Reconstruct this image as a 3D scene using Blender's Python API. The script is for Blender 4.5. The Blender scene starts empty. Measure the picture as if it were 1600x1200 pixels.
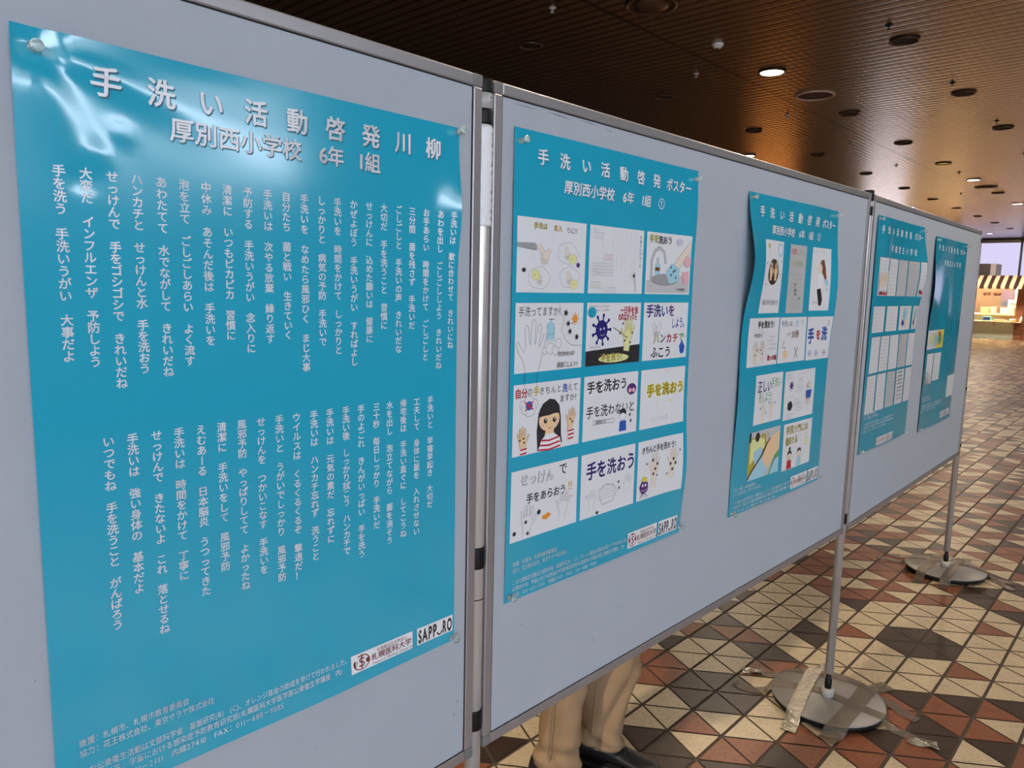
import bpy, bmesh, math, random
import numpy as np
from mathutils import Matrix, Vector
from math import sin, cos, pi, radians, sqrt, exp

SC = bpy.context.scene
COL = SC.collection
rnd = random.Random(7)

# ------------------------------------------------------------------ camera
CAMZ = 1.535
cam_d = bpy.data.cameras.new('camera')
cam = bpy.data.objects.new('camera', cam_d)
COL.objects.link(cam)
cam_d.sensor_width = 36.0
cam_d.lens = 1153.5 / 1600 * 36.0
cam_d.clip_start = 0.02
PITCH, ROLL = 0.13234788, 0.02201022
_cp, _sp = cos(PITCH), sin(PITCH)
_fw = Vector((0, _cp, -_sp)); _rt = Vector((1, 0, 0)); _up = Vector((0, _sp, _cp))
RT = cos(ROLL) * _rt + sin(ROLL) * _up
UP = -sin(ROLL) * _rt + cos(ROLL) * _up
cam.matrix_world = Matrix(((RT.x, UP.x, -_fw.x, 0), (RT.y, UP.y, -_fw.y, 0), (RT.z, UP.z, -_fw.z, CAMZ), (0, 0, 0, 1)))
SC.camera = cam

# hall frame: u runs along the display boards, v towards the camera side
TH = radians(42.6)
UX = Vector((sin(TH), cos(TH), 0)); VX = Vector((cos(TH), -sin(TH), 0))
RZH = pi / 2 - TH                       # hall-local x = u, hall-local y = -v
CEIL = 3.645


def hall(u, v, z=0.0):
    p = UX * u + VX * v
    return Vector((p.x, p.y, z))


# ------------------------------------------------------------------ world, daylight, exposure
world = bpy.data.worlds.new('overcast_sky'); SC.world = world
world.use_nodes = True
wn = world.node_tree.nodes; wn.clear()
wo = wn.new('ShaderNodeOutputWorld'); wb = wn.new('ShaderNodeBackground')
wb.inputs[0].default_value = (0.76, 0.86, 1.0, 1); wb.inputs[1].default_value = 8.8
world.node_tree.links.new(wb.outputs[0], wo.inputs[0])


def portal(u0, u1, v, z0, z1, face):     # sampling aid for the sky seen through the glazing
    l = bpy.data.lights.new('window_daylight', 'AREA'); l.shape = 'RECTANGLE'
    l.size = abs(u1 - u0); l.size_y = z1 - z0; l.cycles.is_portal = True
    o = bpy.data.objects.new('window_daylight', l); COL.objects.link(o)
    o.location = hall((u0 + u1) / 2, v, (z0 + z1) / 2)
    d = (-VX if face == 'v' else UX)
    o.rotation_euler = d.to_track_quat('-Z', 'Z').to_euler()
    return o


WIN_V = 8.0
WINS = [(-14.0, 0.2, 0.10, 3.3), (0.9, 6.2, 2.90, 3.60)]        # glazed openings in the right wall: u0, u1, z0, z1
for _w in WINS: portal(_w[0], _w[1], WIN_V, _w[2], _w[3], 'v')

SC.view_settings.view_transform = 'Standard'
SC.view_settings.look = 'None'
SC.view_settings.gamma = 1.0
SC.view_settings.use_curve_mapping = False
SC.view_settings.exposure = 0.0
LAMP_W = 38.0


# ------------------------------------------------------------------ materials
def lin(r, g, b):
    f = lambda c: (c / 255 / 12.92) if c / 255 <= 0.04045 else ((c / 255 + 0.055) / 1.055) ** 2.4
    return (f(r), f(g), f(b), 1)


def mat(name, col, rough=0.5, metal=0.0, spec=0.5, noise=None, bump=None, trans=0.0, emit=None, coat=0.0):
    m = bpy.data.materials.new(name); m.use_nodes = True
    nt = m.node_tree; b = nt.nodes['Principled BSDF']
    b.inputs['Base Color'].default_value = tuple(col[:3]) + (1,)
    b.inputs['Roughness'].default_value = rough; b.inputs['Metallic'].default_value = metal
    b.inputs['Specular IOR Level'].default_value = spec
    b.inputs['Transmission Weight'].default_value = trans
    b.inputs['Coat Weight'].default_value = coat; b.inputs['Coat Roughness'].default_value = 0.12
    if emit:
        b.inputs['Emission Color'].default_value = tuple(emit[0][:3]) + (1,); b.inputs['Emission Strength'].default_value = emit[1]
    tc = nt.nodes.new('ShaderNodeTexCoord')
    if noise:                            # (scale, amount) gentle mottling of the base colour
        n = nt.nodes.new('ShaderNodeTexNoise'); n.inputs['Scale'].default_value = noise[0]; n.inputs['Detail'].default_value = 5
        nt.links.new(tc.outputs['Object'], n.inputs['Vector'])
        mx = nt.nodes.new('ShaderNodeMix'); mx.data_type = 'RGBA'
        a = noise[1]
        mx.inputs['A'].default_value = tuple(max(0, c * (1 - a)) for c in col[:3]) + (1,)
        mx.inputs['B'].default_value = tuple(min(1, c * (1 + a)) for c in col[:3]) + (1,)
        nt.links.new(n.outputs['Fac'], mx.inputs['Factor']); nt.links.new(mx.outputs['Result'], b.inputs['Base Color'])
    if bump:                             # (scale, strength)
        n2 = nt.nodes.new('ShaderNodeTexNoise'); n2.inputs['Scale'].default_value = bump[0]; n2.inputs['Detail'].default_value = 4
        nt.links.new(tc.outputs['Object'], n2.inputs['Vector'])
        bp = nt.nodes.new('ShaderNodeBump'); bp.inputs['Strength'].default_value = bump[1]; bp.inputs['Distance'].default_value = 0.004
        nt.links.new(n2.outputs['Fac'], bp.inputs['Height']); nt.links.new(bp.outputs['Normal'], b.inputs['Normal'])
    return m


def felt_material():
    m = mat('grey_felt', (0.39, 0.42, 0.465), 0.95, spec=0.15, noise=(9, 0.04), bump=(500, 0.15))
    nt = m.node_tree; b = nt.nodes['Principled BSDF']
    src = b.inputs['Base Color'].links[0].from_socket
    tc = nt.nodes.new('ShaderNodeTexCoord')
    v = nt.nodes.new('ShaderNodeTexVoronoi'); v.inputs['Scale'].default_value = 34
    nt.links.new(tc.outputs['Object'], v.inputs['Vector'])
    cr = nt.nodes.new('ShaderNodeValToRGB'); cr.color_ramp.elements[0].position = 0.035; cr.color_ramp.elements[1].position = 0.06
    cr.color_ramp.elements[0].color = (0.62, 0.62, 0.62, 1)
    nt.links.new(v.outputs['Distance'], cr.inputs['Fac'])
    mx = nt.nodes.new('ShaderNodeMix'); mx.data_type = 'RGBA'; mx.blend_type = 'MULTIPLY'; mx.inputs['Factor'].default_value = 0.6
    nt.links.new(src, mx.inputs['A']); nt.links.new(cr.outputs['Color'], mx.inputs['B'])
    nt.links.new(mx.outputs['Result'], b.inputs['Base Color'])
    return m


M = {}
M['felt'] = felt_material()
M['scuff'] = mat('grey_scuff', (0.10, 0.10, 0.11), 0.9)
M['alu'] = mat('brushed_aluminium', (0.43, 0.42, 0.435), 0.33, metal=0.65, noise=(40, 0.06))
M['cap'] = mat('grey_plastic', (0.17, 0.165, 0.16), 0.5)
M['pole'] = mat('satin_aluminium', (0.60, 0.575, 0.56), 0.3, metal=0.45)
M['black'] = mat('black_plastic', (0.008, 0.008, 0.009), 0.45, spec=0.2)
M['greyplastic'] = mat('light_grey_plastic', (0.42, 0.40, 0.38), 0.5)
M['plate'] = mat('grey_steel_plate', (0.25, 0.235, 0.22), 0.4, metal=0.15, noise=(30, 0.1))
M['white'] = mat('white_tape', (0.78, 0.78, 0.80), 0.45, noise=(60, 0.08), bump=(120, 0.5))
M['teal'] = mat('teal_gloss_paper', (0.018, 0.375, 0.545), 0.13, spec=1.0, noise=(6, 0.03), coat=0.55)
M['text'] = mat('printed_white', (0.80, 0.82, 0.86), 0.3)
M['shadow_ink'] = mat('printed_dark_teal', (0.02, 0.12, 0.17), 0.3)
M['clear'] = mat('clear_plastic', (0.85, 0.95, 0.93), 0.06, trans=0.75)

PAL = dict(paper=(0.72, 0.73, 0.75), ink=(0.03, 0.03, 0.035), grey=(0.33, 0.33, 0.34), lgrey=(0.52, 0.52, 0.53), red=(0.50, 0.03, 0.04),
           blue=(0.03, 0.10, 0.42), navy=(0.02, 0.02, 0.16), yellow=(0.72, 0.62, 0.09), olive=(0.42, 0.36, 0.05), skin=(0.80, 0.56, 0.33),
           paleskin=(0.76, 0.66, 0.55), green=(0.12, 0.33, 0.14), orange=(0.78, 0.30, 0.04), purple=(0.10, 0.03, 0.18), pink=(0.75, 0.42, 0.47),
           sky=(0.35, 0.60, 0.72), brown=(0.20, 0.08, 0.04), dbrown=(0.05, 0.03, 0.02), teal=(0.10, 0.42, 0.40), lyellow=(0.72, 0.72, 0.35),
           maroon=(0.16, 0.03, 0.02), gold=(0.62, 0.42, 0.08), dpaper=(0.50, 0.50, 0.50), white=(0.80, 0.81, 0.84), lav=(0.55, 0.52, 0.68))
for k, c in PAL.items():
    M['p_' + k] = mat('print_' + k, c, 0.32)


# ------------------------------------------------------------------ object helpers
def link(name, me, parent=None, mats=(), smooth=False):
    o = bpy.data.objects.new(name, me); COL.objects.link(o)
    for m in mats: me.materials.append(m)
    if smooth:
        me.polygons.foreach_set('use_smooth', [True] * len(me.polygons))
    if parent: o.parent = parent
    return o


def tag(o, label, cat, group=None):
    o['label'] = label; o['category'] = cat
    if group: o['group'] = group
    return o


def thing(name, label, cat, loc=(0, 0, 0), rz=0.0, group=None):
    o = bpy.data.objects.new(name, None); COL.objects.link(o)
    o.location = loc; o.rotation_euler = (0, 0, rz); o.empty_display_size = 0.1
    return tag(o, label, cat, group)


def structure(o):
    o['kind'] = 'structure'; return o


class MB:
    """collects shapes into one mesh"""
    def __init__(s): s.bm = bmesh.new(); s.mi = 0

    def _set(s, geom):
        for f in geom:
            if isinstance(f, bmesh.types.BMFace): f.material_index = s.mi

    def box(s, x0, x1, y0, y1, z0, z1, bev=0.0, mtx=None):
        r = bmesh.ops.create_cube(s.bm, size=1.0)
        vs = r['verts']
        for v in vs:
            v.co = Vector((x0 + (v.co.x + .5) * (x1 - x0), y0 + (v.co.y + .5) * (y1 - y0), z0 + (v.co.z + .5) * (z1 - z0)))
        fs = set(f for v in vs for f in v.link_faces)
        s._set(fs)
        if bev:
            es = set(e for v in vs for e in v.link_edges)
            rb = bmesh.ops.bevel(s.bm, geom=list(es), offset=bev, segments=2, affect='EDGES', profile=0.5)
            s._set(rb['faces']); vs = list(set(v for f in rb['faces'] for v in f.verts) | set(v for v in vs if v.is_valid))
        if mtx: bmesh.ops.transform(s.bm, matrix=mtx, verts=[v for v in vs if v.is_valid])
        return s

    def lathe(s, prof, seg=24, cx=0, cy=0, z=0, mtx=None):
        """profile of (r, z) turned about the z axis"""
        rings = []
        for r, h in prof:
            if r < 1e-6: rings.append([s.bm.verts.new((cx, cy, z + h))])
            else: rings.append([s.bm.verts.new((cx + r * cos(2 * pi * i / seg), cy + r * sin(2 * pi * i / seg), z + h)) for i in range(seg)])
        for a, b in zip(rings, rings[1:]):
            for i in range(seg):
                j = (i + 1) % seg
                if len(a) == 1 and len(b) == 1: continue
                vs = [a[0], b[j], b[i]] if len(a) == 1 else ([a[i], a[j], b[0]] if len(b) == 1 else [a[i], a[j], b[j], b[i]])
                try:
                    f = s.bm.faces.new(vs); f.material_index = s.mi; f.smooth = True
                except ValueError: pass
        if mtx:
            bmesh.ops.transform(s.bm, matrix=mtx, verts=[v for r in rings for v in r])
        return s

    def loft(s, secs, cap=True):
        """secs: list of rings (lists of points, same count)"""
        rings = [[s.bm.verts.new(p) for p in r] for r in secs]
        n = len(rings[0])
        for a, b in zip(rings, rings[1:]):
            for i in range(n):
                f = s.bm.faces.new([a[i], a[(i + 1) % n], b[(i + 1) % n], b[i]]); f.material_index = s.mi; f.smooth = True
        if cap:
            for r in (rings[0][::-1], rings[-1]):
                f = s.bm.faces.new(r); f.material_index = s.mi
        return s

    def limb(s, pts, rad, seg=16, cap=True):
        """round tapering tube through points"""
        pts = [Vector(p) for p in pts]; secs = []
        up = Vector((0, 0, 1))
        for i, p in enumerate(pts):
            d = (pts[min(i + 1, len(pts) - 1)] - pts[max(i - 1, 0)]).normalized()
            a = d.cross(Vector((0.31, 0.9, 0.1)) if abs(d.z) > 0.8 else up).normalized(); b = d.cross(a)
            r = rad[i]; rx, ry = (r if isinstance(r, tuple) else (r, r))
            secs.append([p + a * (rx * cos(2 * pi * k / seg)) + b * (ry * sin(2 * pi * k / seg)) for k in range(seg)])
        return s.loft(secs, cap)

    def quad(s, pts):
        f = s.bm.faces.new([s.bm.verts.new(p) for p in pts]); f.material_index = s.mi; return s

    def build(s, name, mats, parent=None, recalc=True):
        if recalc: bmesh.ops.recalc_face_normals(s.bm, faces=s.bm.faces[:])
        me = bpy.data.meshes.new(name); s.bm.to_mesh(me); s.bm.free()
        return link(name, me, parent, mats if isinstance(mats, (list, tuple)) else [mats])


def copy_tree(o, parent=None):
    c = o.copy(); COL.objects.link(c)
    if parent: c.parent = parent
    for ch in list(o.children): copy_tree(ch, c)
    return c


# ------------------------------------------------------------------ the setting: floor
A0 = Vector((0.8126, 2.6713)); AC = Vector((0.11971, 0.13022)); AB = Vector((0.06161, -0.15814))
NEAR_I, NEAR_J = -6, -9
NEAR = """....CC.C............................................
....CCCCCC..........................................
..CCCCCCCCCC.C......................................
..CCCCCCCCCCCC.C....................................
C.CCCCCCCCCCCCCCCC..................................
CCCCCCCCCCCCCCCCCCCC.C..............................
CDCCCCCRCCCRCDCRCCCDCD.C............................
CCCCRDCCRCRRCCDCDRCCCCCCCCR.RRRRRC..RD..............
..R.CCCDCCDDCDCCRDCCCCCCCCRRRC..RCRRC.RD............
....C.DDRCDCDDRCDRCCDDCCCCRDCRCRRR...RCDRC.C........
........RDCRCCCCRCCCCCRCCCCCRCRCRC....C.D..CRC......
..........D.RRCCCCCCCCCCDDCDCCRCCRCR.C...CCRRD.C.R..
............C.RRCDRRCDCCDCDDCCCCCCDDCD.CRCCCR.D....C
..............C.RRDDRRCDRCCCCCRCCCRDCCDDRCD.........
..................CCRDRCCDCCCCCCCCCCC...............
....................R.C.C...........................""".split('\n')


def build_floor():
    r = np.random.RandomState(11)
    tri = [np.array([[0, 0], [1, 0], [1, 1]], float), np.array([[0, 0], [1, 1], [0, 1]], float)]
    ac = np.array(AC); ab = np.array(AB); a0 = np.array(A0)
    gap = {0: (0.0056, 0.0038, 0.0038), 1: (0.0038, 0.0056, 0.0038)}   # half joint width at each edge (c-edges are the wide ones)
    V = []; F = []; MI = []
    ux, vx = np.array(UX[:2]), np.array(VX[:2])
    for i in range(-60, 260):
        for j in range(-70, 75):
            base = a0 + i * ac + j * ab
            u, v = base @ ux, base @ vx
            if not (-6 < u < 33 and -13 < v < 6): continue
            for k in (0, 1):
                pts = [base + a * ac + b * ab for a, b in tri[k]]
                # inset through barycentric offsets
                area2 = abs((pts[1][0] - pts[0][0]) * (pts[2][1] - pts[0][1]) - (pts[1][1] - pts[0][1]) * (pts[2][0] - pts[0][0]))
                ln = [np.hypot(*(pts[(e + 1) % 3] - pts[e])) for e in range(3)]
                lam = [gap[k][e] / (area2 / ln[e]) for e in range(3)]       # edge e is opposite vertex (e+2)%3
                n0 = len(V)
                for w in range(3):
                    bc = [0, 0, 0]
                    for e in range(3):
                        opp = (e + 2) % 3
                        if opp != w: bc[opp] = lam[e]
                    bc[w] = 1 - sum(bc)
                    p = sum(bc[q] * pts[q] for q in range(3)); V.append((p[0], p[1], 0.0))
                F.append((n0, n0 + 1, n0 + 2))
                c = '.'
                jj, ii = j - NEAR_J, 2 * (i - NEAR_I) + k
                if 0 <= jj < len(NEAR) and 0 <= ii < len(NEAR[0]): c = NEAR[jj][ii]
                if c == '.':
                    band = 0.5 + 0.5 * sin(0.9 * u + 0.55 * v) * cos(0.35 * u - 0.8 * v + 1.0)
                    pc = 0.24 + 0.30 * band; q = r.rand()
                    c = 'C' if q < pc else ('R' if q < pc + (1 - pc) * 0.66 else 'D')
                MI.append({'C': 1, 'R': 2, 'D': 3}[c])
    n = len(V)
    g = [hall(-15.2, -17, -0.003), hall(34, -17, -0.003), hall(34, 9, -0.003), hall(-15.2, 9, -0.003)]
    V += [tuple(p) for p in g]; F.append((n, n + 3, n + 2, n + 1)); MI.append(0)
    me = bpy.data.meshes.new('floor'); me.from_pydata(V, [], F)
    me.polygons.foreach_set('material_index', MI); me.update()

    def tile(name, c, rough, amt):
        m = mat(name, c, rough, spec=0.28, noise=(13, amt), bump=(60, 0.12))
        nt = m.node_tree; b = nt.nodes['Principled BSDF']; src = b.inputs['Base Color'].links[0].from_socket
        tc = nt.nodes.new('ShaderNodeTexCoord'); nz = nt.nodes.new('ShaderNodeTexNoise'); nz.inputs['Scale'].default_value = 70; nz.inputs['Detail'].default_value = 6
        nt.links.new(tc.outputs['Object'], nz.inputs['Vector'])
        cr = nt.nodes.new('ShaderNodeValToRGB'); cr.color_ramp.elements[0].position = 0.34; cr.color_ramp.elements[1].position = 0.52
        cr.color_ramp.elements[0].color = (0.62, 0.58, 0.52, 1)
        nt.links.new(nz.outputs['Fac'], cr.inputs['Fac'])
        mx = nt.nodes.new('ShaderNodeMix'); mx.data_type = 'RGBA'; mx.blend_type = 'MULTIPLY'; mx.inputs['Factor'].default_value = 0.45
        nt.links.new(src, mx.inputs['A']); nt.links.new(cr.outputs['Color'], mx.inputs['B']); nt.links.new(mx.outputs['Result'], b.inputs['Base Color'])
        return m
    ms = [mat('dark_grout', (0.075, 0.055, 0.042), 0.8), tile('cream_tile', (0.56, 0.455, 0.31), 0.34, 0.16),
          tile('terracotta_tile', (0.235, 0.085, 0.046), 0.34, 0.22), tile('dark_brown_tile', (0.052, 0.032, 0.024), 0.34, 0.25)]
    structure(link('floor', me, None, ms))


build_floor()


# ------------------------------------------------------------------ the setting: ceiling
def ceiling_material():
    m = bpy.data.materials.new('bronze_slat_ceiling'); m.use_nodes = True
    nt = m.node_tree; N = nt.nodes; L = nt.links; b = N['Principled BSDF']
    b.inputs['Metallic'].default_value = 0.9; b.inputs['Roughness'].default_value = 0.24
    tc = N.new('ShaderNodeTexCoord'); sp = N.new('ShaderNodeSeparateXYZ'); L.new(tc.outputs['Object'], sp.inputs[0])

    def math_(op, a, bb=None):
        n = N.new('ShaderNodeMath'); n.operation = op
        for i, q in enumerate((a, bb)):
            if q is None: continue
            if isinstance(q, (int, float)): n.inputs[i].default_value = q
            else: L.new(q, n.inputs[i])
        return n.outputs[0]

    def groove(coord, period, width, off=0.0):
        x = math_('DIVIDE', math_('ADD', coord, off), period)
        fr = math_('FRACT', x)
        d = math_('ABSOLUTE', math_('SUBTRACT', fr, 0.5))          # 0.5 at the joint
        n = N.new('ShaderNodeMapRange'); n.inputs['From Min'].default_value = 0.5 - width / period; n.inputs['From Max'].default_value = 0.5
        L.new(d, n.inputs['Value']); return n.outputs[0]
    g1 = groove(sp.outputs[0], 0.112, 0.026)
    g2 = groove(sp.outputs[1], 0.075, 0.020)
    g3 = groove(sp.outputs[1], 3.85, 0.034, -3.585)
    dark = math_('MAXIMUM', g1, g3)
    nz = N.new('ShaderNodeTexNoise'); nz.inputs['Scale'].default_value = 1.3; L.new(tc.outputs['Object'], nz.inputs['Vector'])
    base = N.new('ShaderNodeMix'); base.data_type = 'RGBA'; L.new(nz.outputs['Fac'], base.inputs['Factor'])
    base.inputs['A'].default_value = (0.27, 0.175, 0.12, 1); base.inputs['B'].default_value = (0.34, 0.225, 0.155, 1)
    mx = N.new('ShaderNodeMix'); mx.data_type = 'RGBA'; L.new(dark, mx.inputs['Factor'])
    L.new(base.outputs['Result'], mx.inputs['A']); mx.inputs['B'].default_value = (0.012, 0.007, 0.004, 1)
    L.new(mx.outputs['Result'], b.inputs['Base Color'])
    h = math_('ADD', math_('MULTIPLY', g1, -1.0), math_('MULTIPLY', g2, -0.6))
    bp = N.new('ShaderNodeBump'); bp.inputs['Strength'].default_value = 0.35; bp.inputs['Distance'].default_value = 0.004
    L.new(h, bp.inputs['Height']); L.new(bp.outputs['Normal'], b.inputs['Normal'])
    return m


mb = MB(); mb.box(-15.2, 34, -9, 17, CEIL, CEIL + 0.12)
o = structure(mb.build('ceiling', ceiling_material())); o.rotation_euler = (0, 0, RZH)

# ------------------------------------------------------------------ the setting: walls and glazing
M['wall_dark'] = mat('brown_wall_panel', (0.10, 0.075, 0.06), 0.5, noise=(2, 0.15))
M['wall_pale'] = mat('pale_wall', (0.42, 0.40, 0.38), 0.7)
M['mullion'] = mat('dark_window_frame', (0.02, 0.017, 0.018), 0.4)


def tinted(name, c):                     # pane tint added to dim the bright sky; light crosses its two faces
    m = bpy.data.materials.new(name); m.use_nodes = True
    n = m.node_tree.nodes; n.clear()
    o = n.new('ShaderNodeOutputMaterial'); t = n.new('ShaderNodeBsdfTransparent'); t.inputs[0].default_value = tuple(sqrt(x) for x in c) + (1,)
    m.node_tree.links.new(t.outputs[0], o.inputs[0]); return m


M['tint'] = tinted('sky_dimming_glass', (0.107, 0.088, 0.107))
M['tint_clear'] = tinted('pale_dimming_glass', (0.40, 0.33, 0.30))


def hobj(mb, name, mats, st=True, parent=None):
    o = mb.build(name, mats, parent)
    if parent is None: o.rotation_euler = (0, 0, RZH)
    if st: structure(o)
    return o


UB = 32.6            # plane of the far wall


def wallbox(mb, v0, v1, z0, z1, u0=UB, u1=UB + 0.2):
    mb.box(u0, u1, -max(v0, v1), -min(v0, v1), z0, z1)


mb = MB()            # far wall: solid pieces round the glazed bays
for (v0, v1, z0, z1) in [(-17, -15.6, 0, CEIL), (-15.6, -13.6, 2.7, CEIL), (-13.6, -10.6, 0, CEIL), (-10.6, -9.0, 2.9, CEIL), (-9.0, -7.0, 0, CEIL),
                         (-7.0, 3.0, 0, 0.9), (3.0, 9, 0, CEIL)]:
    wallbox(mb, v0, v1, z0, z1)
hobj(mb, 'wall_back', M['wall_dark'])
mb = MB()            # shop window with warm lit interior beyond, left of the stall
M['shop_glow'] = mat('lit_shop_wall', (0.8, 0.4, 0.15), 0.6, emit=((1.0, 0.36, 0.08), 2.2))
mb = MB(); wallbox(mb, -15.6, -13.6, 0, 2.7, UB + 0.15, UB + 0.2); hobj(mb, 'window_2', M['shop_glow'])
mb = MB(); wallbox(mb, -10.6, -9.0, 0, 2.9, UB + 0.05, UB + 0.06); hobj(mb, 'window_3', M['tint_clear'])
mb = MB(); wallbox(mb, -7.0, 3.0, 0.9, 3.5, UB + 0.05, UB + 0.06); hobj(mb, 'window_1', M['tint'])
mb = MB()
wallbox(mb, -7.0, 3.0, CEIL - 0.05, CEIL, UB - 0.25, UB - 0.15)                                     # dark edge beam under the ceiling
for v in (-7.0, -4.93, -2.8, -0.7, 1.4, 3.0): wallbox(mb, v - 0.035, v + 0.035, 0.9, CEIL, UB - 0.03, UB + 0.04)
hobj(mb, 'trim_1', M['mullion'])
mb = MB(); wallbox(mb, -7.0, 3.0, 3.5, CEIL, UB - 0.02, UB + 0.1); hobj(mb, 'trim_2', M['wall_pale'])
mb = MB(); mb.box(-15.2, 34, 16.5, 16.7, 0, CEIL); hobj(mb, 'wall_left', M['wall_dark'])               # v = -16.5
mb = MB()            # right wall on the camera's side with the big daylight window
w = -WIN_V
(a0, a1, az0, az1), (b0, b1, bz0, bz1) = WINS
for (u0, u1, z0, z1) in [(-15, a0, 0, CEIL), (a0, a1, 0, az0), (a0, a1, az1, CEIL), (a1, b0, 0, CEIL), (b0, b1, 0, bz0), (b0, b1, bz1, CEIL), (b1, 34, 0, CEIL)]:
    mb.box(u0, u1, w - 0.2, w, z0, z1)
hobj(mb, 'wall_right', M['wall_pale'])
mb = MB()
for k in range(8):
    u = a0 + (a1 - a0) * k / 7; mb.box(u - 0.03, u + 0.03, w - 0.14, w - 0.04, az0, az1)
for k in range(4):
    u = b0 + (b1 - b0) * k / 3; mb.box(u - 0.03, u + 0.03, w - 0.14, w - 0.04, bz0, bz1)
hobj(mb, 'window_4', M['mullion'])
mb = MB(); mb.box(-15.2, -15, -9, 17, 0, CEIL); hobj(mb, 'wall_near', M['wall_dark'])


# ------------------------------------------------------------------ ceiling lamps, vents, detectors
M['shade_disc'] = mat('recess_shade', (0.012, 0.009, 0.008), 0.6)
M['trimring'] = mat('dark_bronze_ring', (0.12, 0.075, 0.05), 0.35, metal=0.7)
M['ring_pink'] = mat('pale_ring', (0.55, 0.36, 0.28), 0.45)
M['lamp_on'] = mat('lit_lamp', (1, 1, 1), 0.5, emit=((1.0, 0.93, 0.78), 14.0))
M['lamp_yellow'] = mat('dim_yellow_lamp', (0.6, 0.55, 0.2), 0.4, emit=((0.9, 0.75, 0.15), 0.35))
M['offwhite'] = mat('offwhite_plastic', (0.72, 0.70, 0.66), 0.4)


def downlight(u, v, label, kind='off', r=0.105, group=None, power=None):
    t = thing('downlight', label, 'ceiling light', hall(u, v, CEIL), RZH, group)
    mb = MB(); mb.lathe([(r, 0), (r * 1.13, -0.004), (r * 1.13, -0.012), (r * 1.02, -0.016), (r * 0.96, -0.012), (r * 0.92, -0.001)], 28)
    mb.build('trim_ring', M['ring_pink'] if kind == 'pink' else M['trimring'], t)
    mb = MB()
    if kind == 'on':
        mb.lathe([(r * 0.95, -0.004), (r * 0.9, -0.012), (0, -0.014)], 28); mb.build('lit_diffuser', M['lamp_on'], t)
        l = bpy.data.lights.new('downlight_lamp', 'AREA'); l.shape = 'DISK'; l.size = r * 1.8; l.energy = power or LAMP_W; l.color = (1.0, 0.84, 0.64)
        lo = bpy.data.objects.new('downlight_lamp', l); COL.objects.link(lo); lo.location = hall(u, v, CEIL - 0.022)
    elif kind == 'yellow':
        mb.lathe([(r * 0.92, -0.002), (r * 0.5, -0.003), (0, -0.0035)], 28); mb.build('lamp_face', M['lamp_yellow'], t)
    else:
        mb.lathe([(r * 0.93, -0.002), (r * 0.5, -0.0012), (0, -0.0010)], 28); mb.build('recess_shade', M['shade_disc'], t)  # nearly flat dark disc, the shade of a deep hollow put into its colour
    return t


ORD = ['first', 'second', 'third', 'fourth', 'fifth', 'sixth', 'seventh', 'eighth', 'ninth', 'tenth', 'eleventh', 'twelfth']
rowR = [6.98, 9.12, 11.24, 13.45, 15.65]
for n, u in enumerate(rowR):
    downlight(u, -2.04, f'dark recessed ceiling downlight, {ORD[n]} along the row farthest right', group='ceiling downlights')
downlight(7.18, -3.27, 'large glowing warm white downlight, the brightest on the ceiling', 'on', 0.115, 'ceiling downlights')
downlight(9.35, -3.27, 'dark downlight just beyond the round vent with a pale ring', group='ceiling downlights')
downlight(11.57, -3.28, 'dark downlight crossed by the long ceiling seam beside a pale reflection', group='ceiling downlights')
downlight(13.70, -3.26, 'dim downlight with a faint yellow lamp face', 'yellow', group='ceiling downlights')
downlight(15.90, -3.26, 'lit white downlight, middle one of three glowing along the long seam', 'on', group='ceiling downlights')
downlight(18.14, -3.26, 'dark downlight between the two small far lit lamps', group='ceiling downlights')
downlight(20.46, -3.27, 'lit white downlight farthest from the camera, near the right edge', 'on', group='ceiling downlights')
rowL = [5.12, 7.36, 9.60, 11.84, 14.12, 16.45, 18.63, 20.80, 23.2, 25.43, 27.76]
for n, u in enumerate(rowL):
    downlight(u, -4.57, f'dark recessed downlight, {ORD[n]} from the near end of the row left of the ceiling seam', r=0.095, group='ceiling downlights')
downlight(11.29, -5.43, 'lit lamp half hidden behind the top rail of the middle board', 'on', 0.09, 'ceiling downlights')
downlight(19.99, -5.37, 'small lit lamp just above the top rail of the far board', 'on', 0.09, 'ceiling downlights')
downlight(29.6, -5.43, 'tiny lit lamp by the dark beam above the food stall', 'on', 0.09, 'ceiling downlights', 130)
for (u, v, pw) in [(29.4, -3.0, 130), (2.8, -2.04, 18), (0.6, -3.27, 22), (-1.5, -1.05, 190), (2.8, 0.3, 16), (5.0, 0.3, 30), (9.1, 0.3, 40), (13.5, 0.3, 40)]:  # unseen lamps, mostly added to brighten floor and awning; one explains the boards' floor shadow
    downlight(u, v, 'unseen lit downlight placed out of view to light the hall', 'on', 0.105, 'downlights out of view', pw)


def vent(u, v, r, label, pale):
    t = thing('ceiling_vent', label, 'vent', hall(u, v, CEIL), RZH)
    mb = MB(); mb.lathe([(r * 1.02, 0), (r * 1.04, -0.010), (r * 0.98, -0.016), (r * 0.90, -0.013), (r * 0.89, -0.001)], 36)
    mb.build('vent_ring', M['ring_pink'] if pale else M['trimring'], t)
    mb = MB()
    mb.lathe([(r * 0.9, -0.001), (0, -0.001)], 36)
    if not pale: mb.lathe([(r * 0.70, -0.003), (r * 0.66, -0.02), (r * 0.3, -0.026), (0, -0.026)], 36)
    mb.build('vent_core', M['trimring'] if not pale else mat('brown_mesh', (0.06, 0.03, 0.022), 0.7), t)


vent(8.30, -3.28, 0.20, 'round ceiling vent with a thin pale ring, beyond the brightest lamp', True)
vent(4.98, -3.25, 0.19, 'large round ceiling diffuser at the top edge of the photo', False)
vent(17.08, -3.28, 0.19, 'flat round vent between two far lamps by the ceiling seam', False)

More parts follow.
